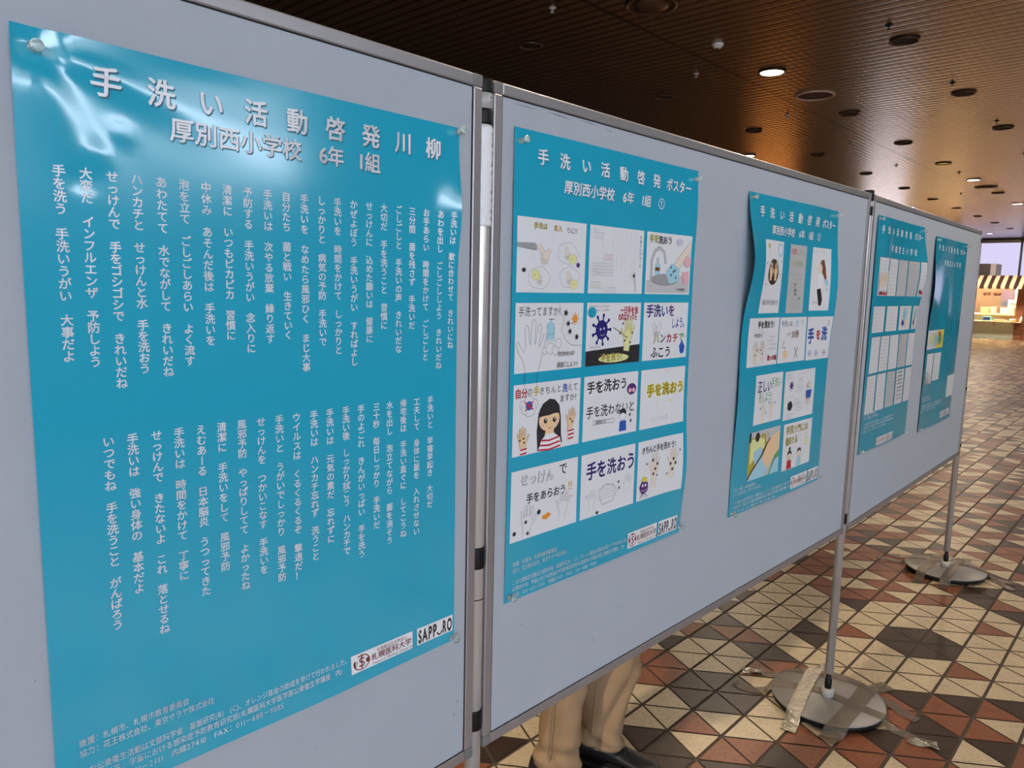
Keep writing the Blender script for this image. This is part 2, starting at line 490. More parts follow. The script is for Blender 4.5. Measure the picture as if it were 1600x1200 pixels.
t = thing('smoke_detector', 'small white smoke detector to the left of the brightest lamp', 'smoke detector', hall(6.11, -3.29, CEIL), RZH)
mb = MB(); mb.lathe([(0.05, 0), (0.05, -0.010), (0.046, -0.018), (0.036, -0.022), (0.03, -0.034), (0, -0.036)], 24); mb.build('detector_body', M['offwhite'], t)
mb = MB(); mb.lathe([(0.0125, -0.034), (0.012, -0.039), (0, -0.040)], 12); mb.build('sensor', M['black'], t)
SPR = [(6.52, -2.03, 'right'), (8.63, -2.04, 'right'), (10.79, -2.03, 'right'), (14.84, -3.27, 'mid'), (4.56, -3.86, 'left'), (6.79, -3.87, 'left'), (9.02, -3.88, 'left'),
       (11.2, -3.88, 'left'), (13.49, -3.9, 'left'), (17.88, -3.87, 'left')]
cnt = {}
for (u, v, row) in SPR:
    cnt[row] = cnt.get(row, 0) + 1
    lab = {'right': f'dark sprinkler head, {ORD[cnt[row]-1]} along the right hand lamp row', 'mid': 'dark sprinkler head just in front of the middle lit lamp on the seam',
           'left': f'small sprinkler head, {ORD[cnt[row]-1]} along the line just left of the long ceiling seam'}[row]
    t = thing('sprinkler_head', lab, 'sprinkler', hall(u, v, CEIL), RZH, 'ceiling sprinklers')
    mb = MB(); mb.lathe([(0.030, 0), (0.028, -0.005), (0.009, -0.008), (0.009, -0.018), (0.0, -0.018)], 16)
    for s_ in (-1, 1): mb.box(s_ * 0.010 - 0.002, s_ * 0.010 + 0.002, -0.002, 0.002, -0.033, -0.015)
    mb.build('sprinkler_body', M['black'] if row != 'left' else M['greyplastic'], t)
    mb = MB(); mb.lathe([(0.0, -0.031), (0.016, -0.032), (0.017, -0.035), (0, -0.036)], 16); mb.build('deflector', M['black'] if row != 'left' else M['greyplastic'], t)


# ------------------------------------------------------------------ display boards and their stands
ZB = 0.6735; BW, BH = 1.8, 1.2
PAN = {1: (-1.27448, -0.06917, 0.741969), 2: (-0.03978, 1.28427, 0.767698), 3: (1.22908 + 0.0027, 2.60126 + 0.003, 0.736107)}


def pan_dirs(k):
    x, y, t = PAN[k]; return Vector((x, y, ZB)), Vector((sin(t), cos(t), 0)), Vector((cos(t), -sin(t), 0)), pi / 2 - t


FR = 0.020           # width of the aluminium frame
LAB = {1: 'nearest grey felt display board carrying the poem poster', 2: 'middle grey felt display board with two drawing posters', 3: 'farthest grey felt display board with two narrow looking posters'}
for k in (1, 2, 3):
    o0, es, en, rz = pan_dirs(k)
    t = thing('display_board', LAB[k], 'display board', o0, rz, 'felt display boards in a row')
    D = 0.022
    mb = MB(); mb.box(FR - 0.002, BW - FR + 0.002, 0.003, D - 0.003, FR - 0.002, BH - FR + 0.002); mb.build('felt_panel', M['felt'], t)
    for (z0, z1) in ((0, FR), (BH - FR, BH)):
        mb = MB(); mb.box(FR, BW - FR, 0, D, z0, z1, 0.0025); mb.build('frame_rail', M['alu'], t)
    for (x0, x1) in ((0, FR), (BW - FR, BW)):
        mb = MB(); mb.box(x0, x1, 0, D, FR, BH - FR, 0.0025); mb.build('frame_stile', M['alu'], t)
    for x0 in (0, BW - FR):
        for z0 in (0, BH - FR):
            mb = MB(); mb.box(x0 - 0.0005, x0 + FR + 0.0005, -0.0008, D + 0.0008, z0 - 0.0005, z0 + FR + 0.0005, 0.003); mb.build('corner_cap', M['cap'], t)
    mb = MB(); 
    g = 0.0016
    for (x0, x1, z0, z1) in ((FR, BW - FR, BH - FR - g, BH - FR), (FR, BW - FR, FR, FR + g), (FR, FR + g, FR, BH - FR), (BW - FR - g, BW - FR, FR, BH - FR)):
        mb.box(x0, x1, 0.0018, 0.0035, z0, z1)
    mb.build('gap_shade_strip', M['black'], t)  # dark strips stand in for the shaded groove between frame and felt
    mb = MB()                            # old scratches and smudges on the felt
    for (xa, za, xb, zb, w_) in {1: [(1.754, 0.102, 1.757, 0.100, 0.0035), (1.760, 0.121, 1.766, 0.127, 0.0022)],
                                 2: [(0.332, 0.108, 0.338, 0.086, 0.0016), (0.420, 0.151, 0.421, 0.137, 0.0013), (0.100, 0.209, 0.103, 0.209, 0.003),
                                     (0.045, 1.173, 0.12, 1.172, 0.0012), (0.13, 1.174, 0.21, 1.171, 0.0016), (0.22, 1.176, 0.30, 1.172, 0.0012), (0.31, 1.172, 0.335, 1.168, 0.0014)],
                                 3: [(0.30, 0.20, 0.303, 0.195, 0.002)]}[k]:
        d_ = Vector((xb - xa, 0, zb - za)); n_ = Vector((-d_.z, 0, d_.x)).normalized() * w_ / 2; a_, b_ = Vector((xa, 0.0026, za)), Vector((xb, 0.0026, zb)); c_ = (a_ + b_) / 2
        mb.quad([a_ - n_ * 0.2, c_ - n_, b_ - n_ * 0.2, c_ + n_])
    mb.build('scuff_marks', M['scuff'], t)


def stand(x, y, label, clamps, sleeve=False):
    """clamps: list of (z0, z1) black bands on the pole"""
    t = thing('display_stand', label, 'stand', (x, y, 0), RZH, 'pole stands under the boards')
    R = 0.0150
    mb = MB(); mb.lathe([(0, 0.125), (R, 0.125), (R, ZB + BH - 0.03), (R * 0.9, ZB + BH - 0.025), (0, ZB + BH - 0.025)], 28); mb.build('pole', M['pole'], t)
    mb = MB(); mb.lathe([(0, 0.05), (0.012, 0.05), (0.0125, 0.1), (0.009, 0.104), (0.009, 0.13), (0, 0.13)], 20); mb.build('spindle', M['black'], t)
    mb = MB()
    prof = []
    n = 36
    ring = lambda r0, r1, z: [Vector(((r0 if i % 2 else r1) * cos(2 * pi * i / (2 * n)), (r0 if i % 2 else r1) * sin(2 * pi * i / (2 * n)), z)) for i in range(2 * n)]
    mb.loft([ring(0.022, 0.0232, 0.034), ring(0.022, 0.0232, 0.062), ring(0.019, 0.019, 0.066)]); mb.build('base_nut', M['greyplastic'], t)
    mb = MB(); mb.lathe([(0, 0.027), (0.198, 0.027), (0.200, 0.029), (0.200, 0.032), (0.198, 0.034), (0, 0.034)], 72); mb.build('base_plate', M['plate'], t)
    for a in range(3):
        mb = MB(); mb.lathe([(0, 0), (0.011, 0), (0.012, 0.004), (0.008, 0.007), (0, 0.007)], 16, 0.165 * cos(a * 2.094 + 0.4), 0.165 * sin(a * 2.094 + 0.4)); mb.build('foot', M['black'], t)
    mb = MB(); mb.lathe([(0, 0.006), (0.186, 0.006), (0.194, 0.010), (0.194, 0.0268), (0, 0.0268)], 72); mb.build('gap_shade_disc', M['black'], t)  # black disc stands in for the shade in the gap under the plate
    for (z0, z1) in clamps:
        mb = MB(); mb.lathe([(0, z0), (R + 0.0012, z0), (R + 0.0016, z0 + 0.004), (R + 0.0016, z1 - 0.004), (R + 0.0012, z1), (0, z1)], 28); mb.build('black_clamp', M['black'], t)
    if sleeve:
        mb = MB(); mb.lathe([(0, ZB + 1.152), (R + 0.0022, ZB + 1.152), (R + 0.0022, ZB + 1.176), (0, ZB + 1.176)], 28)
        c = mb.build('numbered_collar', M['greyplastic'], t)
        mb = MB(); nz = 26
        secs = []
        for i in range(nz + 1):
            z = ZB + 0.96 + 0.165 * i / nz
            secs.append([Vector(((R + 0.0022 + 0.0012 * sin(i * 2.6) + 0.0006 * sin(q * 1.9 + i)) * cos(2 * pi * q / 24), (R + 0.0022 + 0.0012 * sin(i * 2.6) + 0.0006 * sin(q * 1.9 + i)) * sin(2 * pi * q / 24), z)) for q in range(24)])
        mb.loft(secs); mb.build('tape_wrap', M['white'], t)
        mb = MB(); mb.lathe([(0, 0), (R + 0.0007, 0), (R + 0.0007, 0.0016), (0, 0.0016)], 28, 0, 0, ZB + 0.297); mb.build('pole_joint', M['black'], t)
    return t


_o1, _s1, _n1, _ = pan_dirs(1); _o2, _s2, _n2, _ = pan_dirs(2); _o3, _s3, _n3, _ = pan_dirs(3)
BACK = 0.014
p0 = _o1 - _s1 * 0.016 - _n1 * BACK
p1 = (_o1 + _s1 * BW + _o2) / 2 - (_n1 + _n2) / 2 * BACK
p2 = (_o2 + _s2 * BW + _o3) / 2 - (_n2 + _n3) / 2 * BACK
p3 = _o3 + _s3 * (BW + 0.016) - _n3 * BACK
stand(p0.x, p0.y, 'pole stand at the left end of the board row, out of the photo', [(ZB + 1.13, ZB + 1.15)])
ST1 = stand(p1.x, p1.y, 'pole stand with white tape and numbered collar between the nearest and middle boards', [(ZB + 1.126, ZB + 1.151), (ZB + 0.356, ZB + 0.396), (ZB + 0.044, ZB + 0.083), (ZB + 1.176, ZB + 1.199)], True)
stand(p2.x, p2.y, 'pole stand on a taped round base between the middle and far boards', [(ZB + 1.127, ZB + 1.158), (ZB + 0.031, ZB + 0.070), (ZB + 1.178, ZB + 1.212)])
stand(p3.x, p3.y, 'pole stand on a taped round base at the far end of the row', [(ZB + 0.355, ZB + 0.372), (ZB + 0.045, ZB + 0.062), (ZB + 1.139, ZB + 1.16)])

# ------------------------------------------------------------------ glyph library
_gl = {}


def glyphs(chars, bold):
    """turn characters into flat meshes once: (ch, bold) -> (verts, tris)"""
    obs = []
    for ch in sorted(set(chars)):
        if (ch, bold) in _gl or ch in ' \u3000\n': continue
        cu = bpy.data.curves.new('g', 'FONT'); cu.body = ch; cu.resolution_u = 3
        ob = bpy.data.objects.new('g', cu); COL.objects.link(ob); obs.append((ch, ob, cu))
    if not obs: return
    bpy.context.view_layer.update(); dg = bpy.context.evaluated_depsgraph_get()
    for ch, ob, cu in obs:
        me = bpy.data.meshes.new_from_object(ob.evaluated_get(dg))
        vs = [(v.co.x, v.co.y) for v in me.vertices]; fs = [tuple(p.vertices) for p in me.polygons]
        if bold > 0.003:                 # heavier strokes: overstrike the shape with small shifts
            n = len(vs); V2 = []; F2 = []
            for q, (dx, dy) in enumerate(((1, 0.6), (-1, 0.6), (0, -1)) if bold < 0.03 else ((1, 0), (-1, 0), (0, 1), (0, -1), (.7, .7), (-.7, .7))):
                V2 += [(x + dx * bold * 1.5, y + dy * bold * 1.5) for x, y in vs]; F2 += [tuple(i + q * n for i in f) for f in fs]
            vs, fs = V2, F2
        _gl[(ch, bold)] = (vs, fs)
        bpy.data.meshes.remove(me)
    for ch, ob, cu in obs:
        bpy.data.objects.remove(ob); bpy.data.curves.remove(cu)


def cjk(ch): return ord(ch) > 0x2000


class Ink:
    """flat printed shapes in sheet coordinates (s to the right, t down), layer heights dl"""
    def __init__(s, ox=0.0, oy=0.0, w=1.0, h=1.0):
        s.v = []; s.f = []; s.m = []; s.keys = []; s.ox, s.oy, s.w, s.h = ox, oy, w, h; s.lay = 0

    def key(s, k):
        if k not in s.keys: s.keys.append(k)
        return s.keys.index(k)

    def face(s, pts, col, dl):
        n = len(s.v); s.v += [(p[0], p[1], dl) for p in pts]; s.f.append(tuple(range(n, n + len(pts)))); s.m.append(s.key(col))

    def P(s, x, y): return (s.ox + x * s.w, s.oy + y * s.h)

    def nl(s):
        s.lay += 1; return 0.0006 + 0.00002 * s.lay

    def text(s, x, y, size, txt, col, bold=0.0, vert=False, sx=1.0, adv=1.0, jit=0.0, absolute=False, dl=None, slope=0.0):
        """first character cell centred at (x, y) plus half a cell; size in metres"""
        glyphs(txt, bold)
        if not absolute: x, y = s.P(x, y)
        dl = s.nl() if dl is None else dl
        for ch in txt:
            if ch in ' \u3000':
                st = size * adv * (1.0 if ch == '\u3000' else 0.4)
                if vert: y += st
                else: x += st * sx; y += slope * st * sx
                continue
            vs, fs = _gl[(ch, bold)]
            wid = 1.0 if cjk(ch) else max(a for a, b in vs) + 0.09
            rot = rnd.uniform(-jit, jit); sc = size * (1 + rnd.uniform(-jit, jit))
            dy = rnd.uniform(-jit, jit) * size * 0.5
            turn = vert and ch in 'ー－―'
            cx, cy = (x, y + size * adv * 0.5) if vert else (x + wid * size * sx * 0.5, y)
            n = len(s.v); cr, srn = cos(rot), sin(rot)
            for (gx, gy) in vs:
                px, py = (gx - wid / 2) * sc * sx, -(gy - 0.38) * sc
                if turn: px, py = -py, px
                px, py = px * cr - py * srn, px * srn + py * cr
                s.v.append((cx + px, cy + py + dy, dl))
            k = s.key(col)
            for f in fs: s.f.append(tuple(n + i for i in f[::-1])); s.m.append(k)
            if vert: y += size * adv
            else: x += wid * size * adv * sx; y += slope * wid * size * adv * sx
        return s

    def poly(s, pts, col):
        s.face([s.P(*p) for p in pts], col, s.nl()); return s

    def rect(s, x0, y0, x1, y1, col): return s.poly([(x0, y0), (x1, y0), (x1, y1), (x0, y1)], col)

    def line(s, pts, wd, col, closed=False, dl=None):
        """ribbon of width wd (metres) along points"""
        q = [Vector(s.P(*p)) for p in pts]; dl = s.nl() if dl is None else dl
        n = len(q); L = []; R = []
        for i in range(n):
            a = q[(i - 1) % n] if (closed or i) else q[i]; b = q[(i + 1) % n] if (closed or i < n - 1) else q[i]
            d = (b - a); d = d.normalized() if d.length > 1e-9 else Vector((1, 0))
            nn = Vector((-d.y, d.x)) * wd / 2; L.append(q[i] + nn); R.append(q[i] - nn)
        base = len(s.v); k = s.key(col)
        for i in range(n): s.v += [(L[i].x, L[i].y, dl), (R[i].x, R[i].y, dl)]
        for i in range(n if closed else n - 1):
            a, b = base + 2 * i, base + 2 * ((i + 1) % n); s.f.append((a, b, b + 1, a + 1)); s.m.append(k)
        return s

    def ell(s, cx, cy, rx, ry, col, outline=None, wd=0.0008, wob=0.0, n=28):
        ph = rnd.uniform(0, 6)
        pts = [(cx + rx * (1 + wob * sin(5 * a + ph)) * cos(a), cy + ry * (1 + wob * sin(5 * a + ph)) * sin(a)) for a in [2 * pi * i / n for i in range(n)]]
        if col: s.poly(pts, col)
        if outline: s.line(pts, wd, outline, True)
        return s

    def hand(s, cx, cy, sc, ang=0.0, fill='paleskin', out='ink', flip=1, wd=0.0007, wrist=0.5):
        """open hand seen flat, palm centre at (cx, cy), sc in metres"""
        pts = [(-0.22, 0.32 + wrist), (-0.24, 0.32), (-0.33, 0.1), (-0.52, -0.12), (-0.60, -0.30), (-0.53, -0.36), (-0.44, -0.24), (-0.30, -0.08), (-0.27, -0.25),
               (-0.33, -0.68), (-0.27, -0.76), (-0.20, -0.70), (-0.13, -0.30), (-0.10, -0.30), (-0.09, -0.82), (-0.02, -0.90), (0.05, -0.82), (0.05, -0.30), (0.08, -0.30),
               (0.14, -0.74), (0.21, -0.80), (0.27, -0.73), (0.20, -0.26), (0.23, -0.24), (0.36, -0.54), (0.43, -0.57), (0.46, -0.49), (0.34, -0.1), (0.28, 0.2), (0.22, 0.34), (0.21, 0.32 + wrist)]
        c, sn = cos(ang), sin(ang)
        q = []
        for (x, y) in pts:
            x *= flip; px, py = (x * c - y * sn) * sc, (x * sn + y * c) * sc
            q.append((cx + px / s.w, cy + py / s.h))
        if fill:
            base = len(s.v); dl = s.nl(); k = s.key(fill)     # fan by strips so the concave outline fills properly
            import mathutils
            P2 = [Vector((*s.P(*p), 0)) for p in q]
            tri = mathutils.geometry.tessellate_polygon([P2])
            s.v += [(p.x, p.y, dl) for p in P2]
            for t3 in tri: s.f.append(tuple(base + i for i in t3)); s.m.append(k)
        if out: s.line(q, wd, out)
        return s

    def virus(s, cx, cy, r, col, n=9):
        rx, ry = r / s.w, r / s.h
        for i in range(n):
            a = 2 * pi * i / n
            s.line([(cx + rx * 0.8 * cos(a), cy + ry * 0.8 * sin(a)), (cx + rx * 1.45 * cos(a), cy + ry * 1.45 * sin(a))], r * 0.22, col)
            s.ell(cx + rx * 1.5 * cos(a), cy + ry * 1.5 * sin(a), rx * 0.2, ry * 0.2, col, n=8)
        return s.ell(cx, cy, rx, ry, col)

    def scrib(s, x0, y0, x1, y1, rows, col='lgrey', wd=0.0007, vert=False, seed=1):
        """lines of illegible handwriting"""
        r = random.Random(seed)
        for i in range(rows):
            f = (i + 0.5) / rows; e = 1 - 0.35 * r.random()
            n = 22
            for k in range(n):
                if r.random() < 0.18 or k / n > e: continue
                a0, a1 = k / n, (k + 0.75) / n; am = 0.3 / rows
                pts = []
                for g in range(4):
                    fa = a0 + (a1 - a0) * g / 3; fb = f + r.uniform(-am, am)
                    pts.append((x0 + (x1 - x0) * (fb if vert else fa), y0 + (y1 - y0) * (fa if vert else fb)))
                s.line(pts, wd, col)
        return s

    def build(s, name, warp, parent, maxedge=0.016):
        bm = bmesh.new()
        vs = [bm.verts.new(p) for p in s.v]
        for f, k in zip(s.f, s.m):
            try: fc = bm.faces.new([vs[i] for i in f]); fc.material_index = k
            except ValueError: pass
        if maxedge:
            ng = [f for f in bm.faces if len(f.verts) > 3 and max(e.calc_length() for e in f.edges) * 1.5 > maxedge or len(f.verts) > 4]
            bmesh.ops.triangulate(bm, faces=ng)
            for it in range(4):
                es = [e for e in bm.edges if (e.verts[0].co.xy - e.verts[1].co.xy).length > maxedge]
                if not es: break
                bmesh.ops.subdivide_edges(bm, edges=es, cuts=1)
                bmesh.ops.triangulate(bm, faces=[f for f in bm.faces if len(f.verts) > 4])
        for v in bm.verts: v.co = warp(v.co.x, v.co.y, v.co.z)
        bmesh.ops.recalc_face_normals(bm, faces=bm.faces[:])
        for f in bm.faces:
            if f.normal.y > 0: f.normal_flip()
        me = bpy.data.meshes.new(name); bm.to_mesh(me); bm.free()
        return link(name, me, parent, [M[k] if k in M else M['p_' + k] for k in s.keys])


# ------------------------------------------------------------------ posters
TOP = {'a': None}


class Poster:
    def __init__(s, k, s0, ztop, w, h, lift, label, group='teal posters pinned to the boards'):
        o0, es, en, rz = pan_dirs(k)
        s.k, s.w, s.h, s.lift = k, w, h, lift
        loc = o0 + es * (s0 + w / 2) + Vector((0, 0, ztop - h))
        s.t = thing('poster', label, 'poster', loc, rz, group)
        bm = bmesh.new(); nx, ny = 64, 88
        vs = [[bm.verts.new(s.warp(w * i / nx, h * j / ny, 0)) for i in range(nx + 1)] for j in range(ny + 1)]
        for j in range(ny):
            for i in range(nx):
                f = bm.faces.new([vs[j][i], vs[j + 1][i], vs[j + 1][i + 1], vs[j][i + 1]]); f.smooth = True
        me = bpy.data.meshes.new('sheet'); bm.to_mesh(me); bm.free()
        link('sheet', me, s.t, [M['teal']])

    def warp(s, a, b, dl): return Vector((a - s.w / 2, -(s.lift(a, b) - 0.0018 + dl), s.h - b))

    def put(s, ink, name, maxedge=0.016): return ink.build(name, s.warp, s.t, maxedge)

    def line(s, x, y, size, txt, name='printed_text', bold=0.008, vert=False, sx=1.0, adv=1.0, shadow=False, slope=0.0, col='text'):
        ink = Ink()
        if shadow:
            ink.text(x + size * 0.05, y + size * 0.05, size, txt, 'shadow_ink', bold, vert, sx, adv, absolute=True, dl=0.0006, slope=slope)
        ink.text(x, y, size, txt, col, bold, vert, sx, adv, absolute=True, dl=0.0010, slope=slope)
        return s.put(ink, name, 0)

    def drawing(s, x0, y0, x1, y1, paper='paper'):
        ink = Ink(x0, y0, x1 - x0, y1 - y0)
        ink.rect(0, 0, 1, 1, paper)
        return ink


def pins(k, s0, ztop, spots, which):
    """clear push pins at (s, t, corner words)"""
    o0, es, en, rz = pan_dirs(k)
    for (a, b, word) in spots:
        t = thing('push_pin', f'clear push pin at the {word} of {which}', 'push pin', o0 + es * (s0 + a) + Vector((0, 0, ztop - b)) + en * 0.0005, rz, 'clear push pins')
        rot = Matrix.Rotation(radians(90), 4, 'X') @ Matrix.Rotation(radians(rnd.uniform(-8, 8)), 4, 'X')
        mb = MB(); mb.lathe([(0, 0.001), (0.0052, 0.001), (0.0055, 0.003), (0.0036, 0.005), (0.003, 0.0085), (0.0034, 0.012), (0.0062, 0.0135), (0.0064, 0.0160), (0.005, 0.0168), (0, 0.0168)], 18, mtx=rot)
        mb.build('pin_head', M['clear'], t)
        mb = MB(); mb.lathe([(0, -0.004), (0.0006, -0.003), (0.0006, 0.003), (0, 0.003)], 8, mtx=rot); mb.build('needle', M['alu'], t)


def gauss(x, m, sd): return exp(-((x - m) / sd) ** 2)


FOOT = ['後援：札幌市、札幌市教育委員会', '協力：花王株式会社、東京サラヤ株式会社', 'この公衆衛生活動は文部科学省　基盤研究(B)　(C)、オレンジ基金の助成を受けて行われました。',
        'お問合せ先：学童における感染症予防教育研究班(札幌医科大学医学部公衆衛生学講座　内)', '電話：011－611－2111　内線27410　FAX：011－688－9585']


def footer(p, x, y, fine=True):
    size = 0.0104
    ys = [0, 0.0127, 0.0362, 0.0489, 0.0616]
    ink = Ink()
    for line, dy, want in zip(FOOT, ys, (0.1275, 0.160, 0.371, 0.357, 0.259)):
        glyphs(line, 0.004)
        sx = want / sum(size * (1.0 if c == '\u3000' else 0.4 if c == ' ' else 1.0 if cjk(c) else max(a for a, b in _gl[(c, 0.004)][0]) + 0.09) for c in line)
        ink.text(x, y + dy, size, line, 'text', 0.004, False, sx, absolute=True, dl=0.001)
    p.put(ink, 'footer_text', 0)


def logos(p, x0, y0, x1, y1, x2, x3):
    """university panel (x0..x1) and city panel (x2..x3)"""
    h = y1 - y0; w = x1 - x0
    i = Ink(x0, y0, w, h); i.rect(0, 0, 1, 1, 'white')
    i.ell(0.16, 0.52, 0.13, 0.42, 'maroon'); i.ell(0.16, 0.52, 0.113, 0.37, 'white')
    for sgn in (-1, 1):
        i.poly([(0.16 + sgn * 0.118, 0.36), (0.16 + sgn * 0.065, 0.42), (0.16 + sgn * 0.07, 0.62), (0.16 + sgn * 0.115, 0.66)], 'maroon')
    i.line([(0.16, 0.08), (0.16, 0.9)], 0.0022, 'maroon')
    i.line([(0.20, 0.34), (0.16, 0.29), (0.125, 0.36), (0.135, 0.46), (0.19, 0.56), (0.20, 0.68), (0.16, 0.75), (0.12, 0.68)], 0.0024, 'maroon')
    i.line([(0.10, 0.16), (0.22, 0.16)], 0.002, 'maroon')
    i.text(0.40, 0.20, h * 0.235, '北海道公立大学法人', 'maroon', 0.006, sx=w * 0.50 / (h * 0.235 * 9))
    i.text(0.31, 0.52, h * 0.42, '札幌医科大学', 'maroon', 0.014, sx=w * 0.67 / (h * 0.42 * 6))
    i.text(0.33, 0.85, h * 0.20, 'Sapporo Medical University', 'maroon', 0.006, sx=1.15)
    p.put(i, 'university_logo')
    w2 = x3 - x2; i = Ink(x2, y0, w2, h); i.rect(0, 0, 1, 1, 'white')
    i.text(0.03, 0.50, h * 1.05, 'SAPP', 'ink', 0.03, sx=w2 * 0.53 / (h * 1.05 * 2.62))
    i.text(0.71, 0.50, h * 1.05, 'RO', 'ink', 0.03, sx=w2 * 0.27 / (h * 1.05 * 1.55))
    i.line([(0.55, 0.70), (0.58, 0.84), (0.625, 0.90), (0.67, 0.84), (0.70, 0.70)], h * 0.10, 'ink')
    p.put(i, 'city_logo')


# ---- poster of poems on the nearest board
def lift1(a, b):
    z = 0.0016 + 0.0010 * sin(7 * a + 3 * b)
    # the sheet bellies out below and right of the upper left pin, then falls back to the board
    d = sqrt((a - 0.02) ** 2 + (b - 0.018) ** 2)
    ang = math.atan2(b - 0.018, a - 0.02)
    pin_ = 1 - exp(-(d / 0.022) ** 2)
    z += 0.0066 * (max(0.0, 0.17 - b) / 0.15) ** 2 * exp(-(a / 0.17) ** 2) * pin_
    z += 0.0040 * pin_ * exp(-(d / 0.13) ** 1.6) * (gauss(ang, 0.22, 0.16) + 0.9 * gauss(ang, 1.25, 0.26)) - 0.0015 * gauss(b, 0.0, 0.010) * gauss(a, 0.15, 0.1)
    z += 0.0018 * gauss(a, 0.075, 0.010) * gauss(b, 0.115, 0.010) - 0.002 * gauss(a, 0.06, 0.010) * gauss(b, 0.145, 0.010) + 0.0015 * gauss(a, 0.10, 0.008) * gauss(b, 0.09, 0.008)
    z += 0.010 * gauss(a, 0.63, 0.05) * gauss(b, 0.13, 0.06)
    z += 0.006 * gauss(b, 0.88, 0.05) * gauss(a, 0.35, 0.15)
    return max(0.0004, z)


P1 = Poster(1, 1.1365, 1.109, 0.613, 0.863, lift1, 'teal poem poster with white vertical lines of writing on the nearest board')
s_ = 0.0325
for ch, cx in zip('手洗い活動啓発川柳', (0.0865, 0.1450, 0.2036, 0.2620, 0.3204, 0.3793, 0.4394, 0.4988, 0.558)):
    P1.line(cx - s_ / 2, 0.040, s_, ch, 'title_character', 0.016, shadow=True)
P1.line(0.1535, 0.0768, 0.0288, '厚別西小学校', 'class_text', 0.014, shadow=True)
P1.line(0.3526, 0.0768, 0.0288, '6', 'class_text', 0.014, shadow=True); P1.line(0.3660, 0.0768, 0.0275, '年', 'class_text', 0.014, shadow=True)
P1.line(0.4150, 0.0768, 0.0288, '1', 'class_text', 0.014, shadow=True); P1.line(0.4280, 0.0768, 0.0285, '組', 'class_text', 0.014, shadow=True)
UPPER = '''手洗いは　歌に合わせて　きれいにね
あわを出し　ごしごししよう　きれいだね
お手あらい　時間をかけて　ごしごしと
三分間　菌を残さず　手洗いだ
ごしごしと　手洗いの声　きれいだな
大切だ　手を洗うこと　習慣に
せっけんに　込めた願いは　健康に
かぜよぼう　手洗いうがい　すればよし
手洗いを　時間をかけて　しっかりと
しっかりと　病気の予防　手洗いで
手洗いを　なめたら風邪ひく　まじ大事
自分たち　菌と戦い　生きていく
手洗いは　次やる放棄　繰り返す
予防する　手洗いうがい　念入りに
清潔に　いつもピカピカ　習慣に
中休み　あそんだ後は　手洗いを
泡を立て　ごしごしあらい　よく流す
あわたてて　水でながして　きれいだね
ハンカチと　せっけんと水　手を洗おう
せっけんで　手をゴシゴシで　きれいだね
大変だ　インフルエンザ　予防しよう
手を洗う　手洗いうがい　大事だよ'''.split('\n')
UX_ = [0.5975, 0.5725, 0.5443, 0.5164, 0.4902, 0.4625, 0.4358, 0.4088, 0.3818, 0.3559, 0.3291, 0.3020, 0.2756, 0.2484, 0.2214, 0.1949, 0.1683, 0.1422, 0.1152, 0.0895, 0.0632, 0.0372]
UE = [.3524, .3846, .3694, .3186, .3543, .3171, .3362, .3688, .3504, .3373, .3715, .3262, .3303, .3416, .3239, .3292, .353, .3643, .3585, .3737, .3476, .3403]
LOWER = '''手洗いと　早寝早起き　大切だ
工夫して　身体に菌を　入れさせない
帰宅後は　手洗い直ぐに　してこうね
水を出し　泡立てながら　菌を消そう
三十秒　毎日しっかり　手洗いだ
手のよごれ　きんがいっぱい　手を洗う
手洗い後　しっかり拭こう　ハンカチで
手洗いは　元気の素だ　忘れずに
手洗いは　ハンカチ忘れず　洗うこと
ウイルスは　くるくるくるぞ　撃退だ！
手洗いと　うがいでしっかり　風邪予防
せっけんを　つかいこなす　手洗いを
風邪予防　やっぱりしてて　よかったね
清潔に　手洗いをして　風邪予防
えむあーる　日本脳炎　うつってきた
手洗いは　時間をかけて　丁寧に
せっけんで　きたないよ　これ　落とせるね
手洗いは　強い身体の　基本だよ
いつでもね　手を洗うこと　がんばろう'''.split('\n')
LX_ = [.5554, .5271, .5002, .4731, .4481, .4202, .3935, .3662, .3401, .3124, .2863, .2596, .2326, .2056, .1789, .1517, .1253, .0982, .0721]
LE = [.6135, .6526, .6502, .6551, .6243, .6632, .6512, .6265, .6458, .6665, .6618, .6432, .6578, .6237, .6494, .6209, .6819, .6214, .6585]
glyphs(''.join(UPPER) + ''.join(LOWER), 0.015)
for tx, x, e in zip(UPPER, UX_, UE):
    P1.line(x, 0.1318, 0.0131, tx, 'verse_line', 0.015, True, adv=(e - 0.1318) / len(tx) / 0.0131)
for tx, x, e in zip(LOWER, LX_, LE):
    P1.line(x, 0.4265, 0.0131, tx, 'verse_line', 0.015, True, adv=(e - 0.4265) / len(tx) / 0.0131)
footer(P1, 0.0245, 0.7815)
logos(P1, 0.3985, 0.8150, 0.5195, 0.8438, 0.5296, 0.6088)
pins(1, 1.1365, 1.109, [(0.0205, 0.018, 'upper left corner'), (0.609, 0.007, 'upper right corner'), (0.606, 0.856, 'lower right corner'), (0.008, 0.853, 'lower left corner, out of frame')], 'the poem poster')


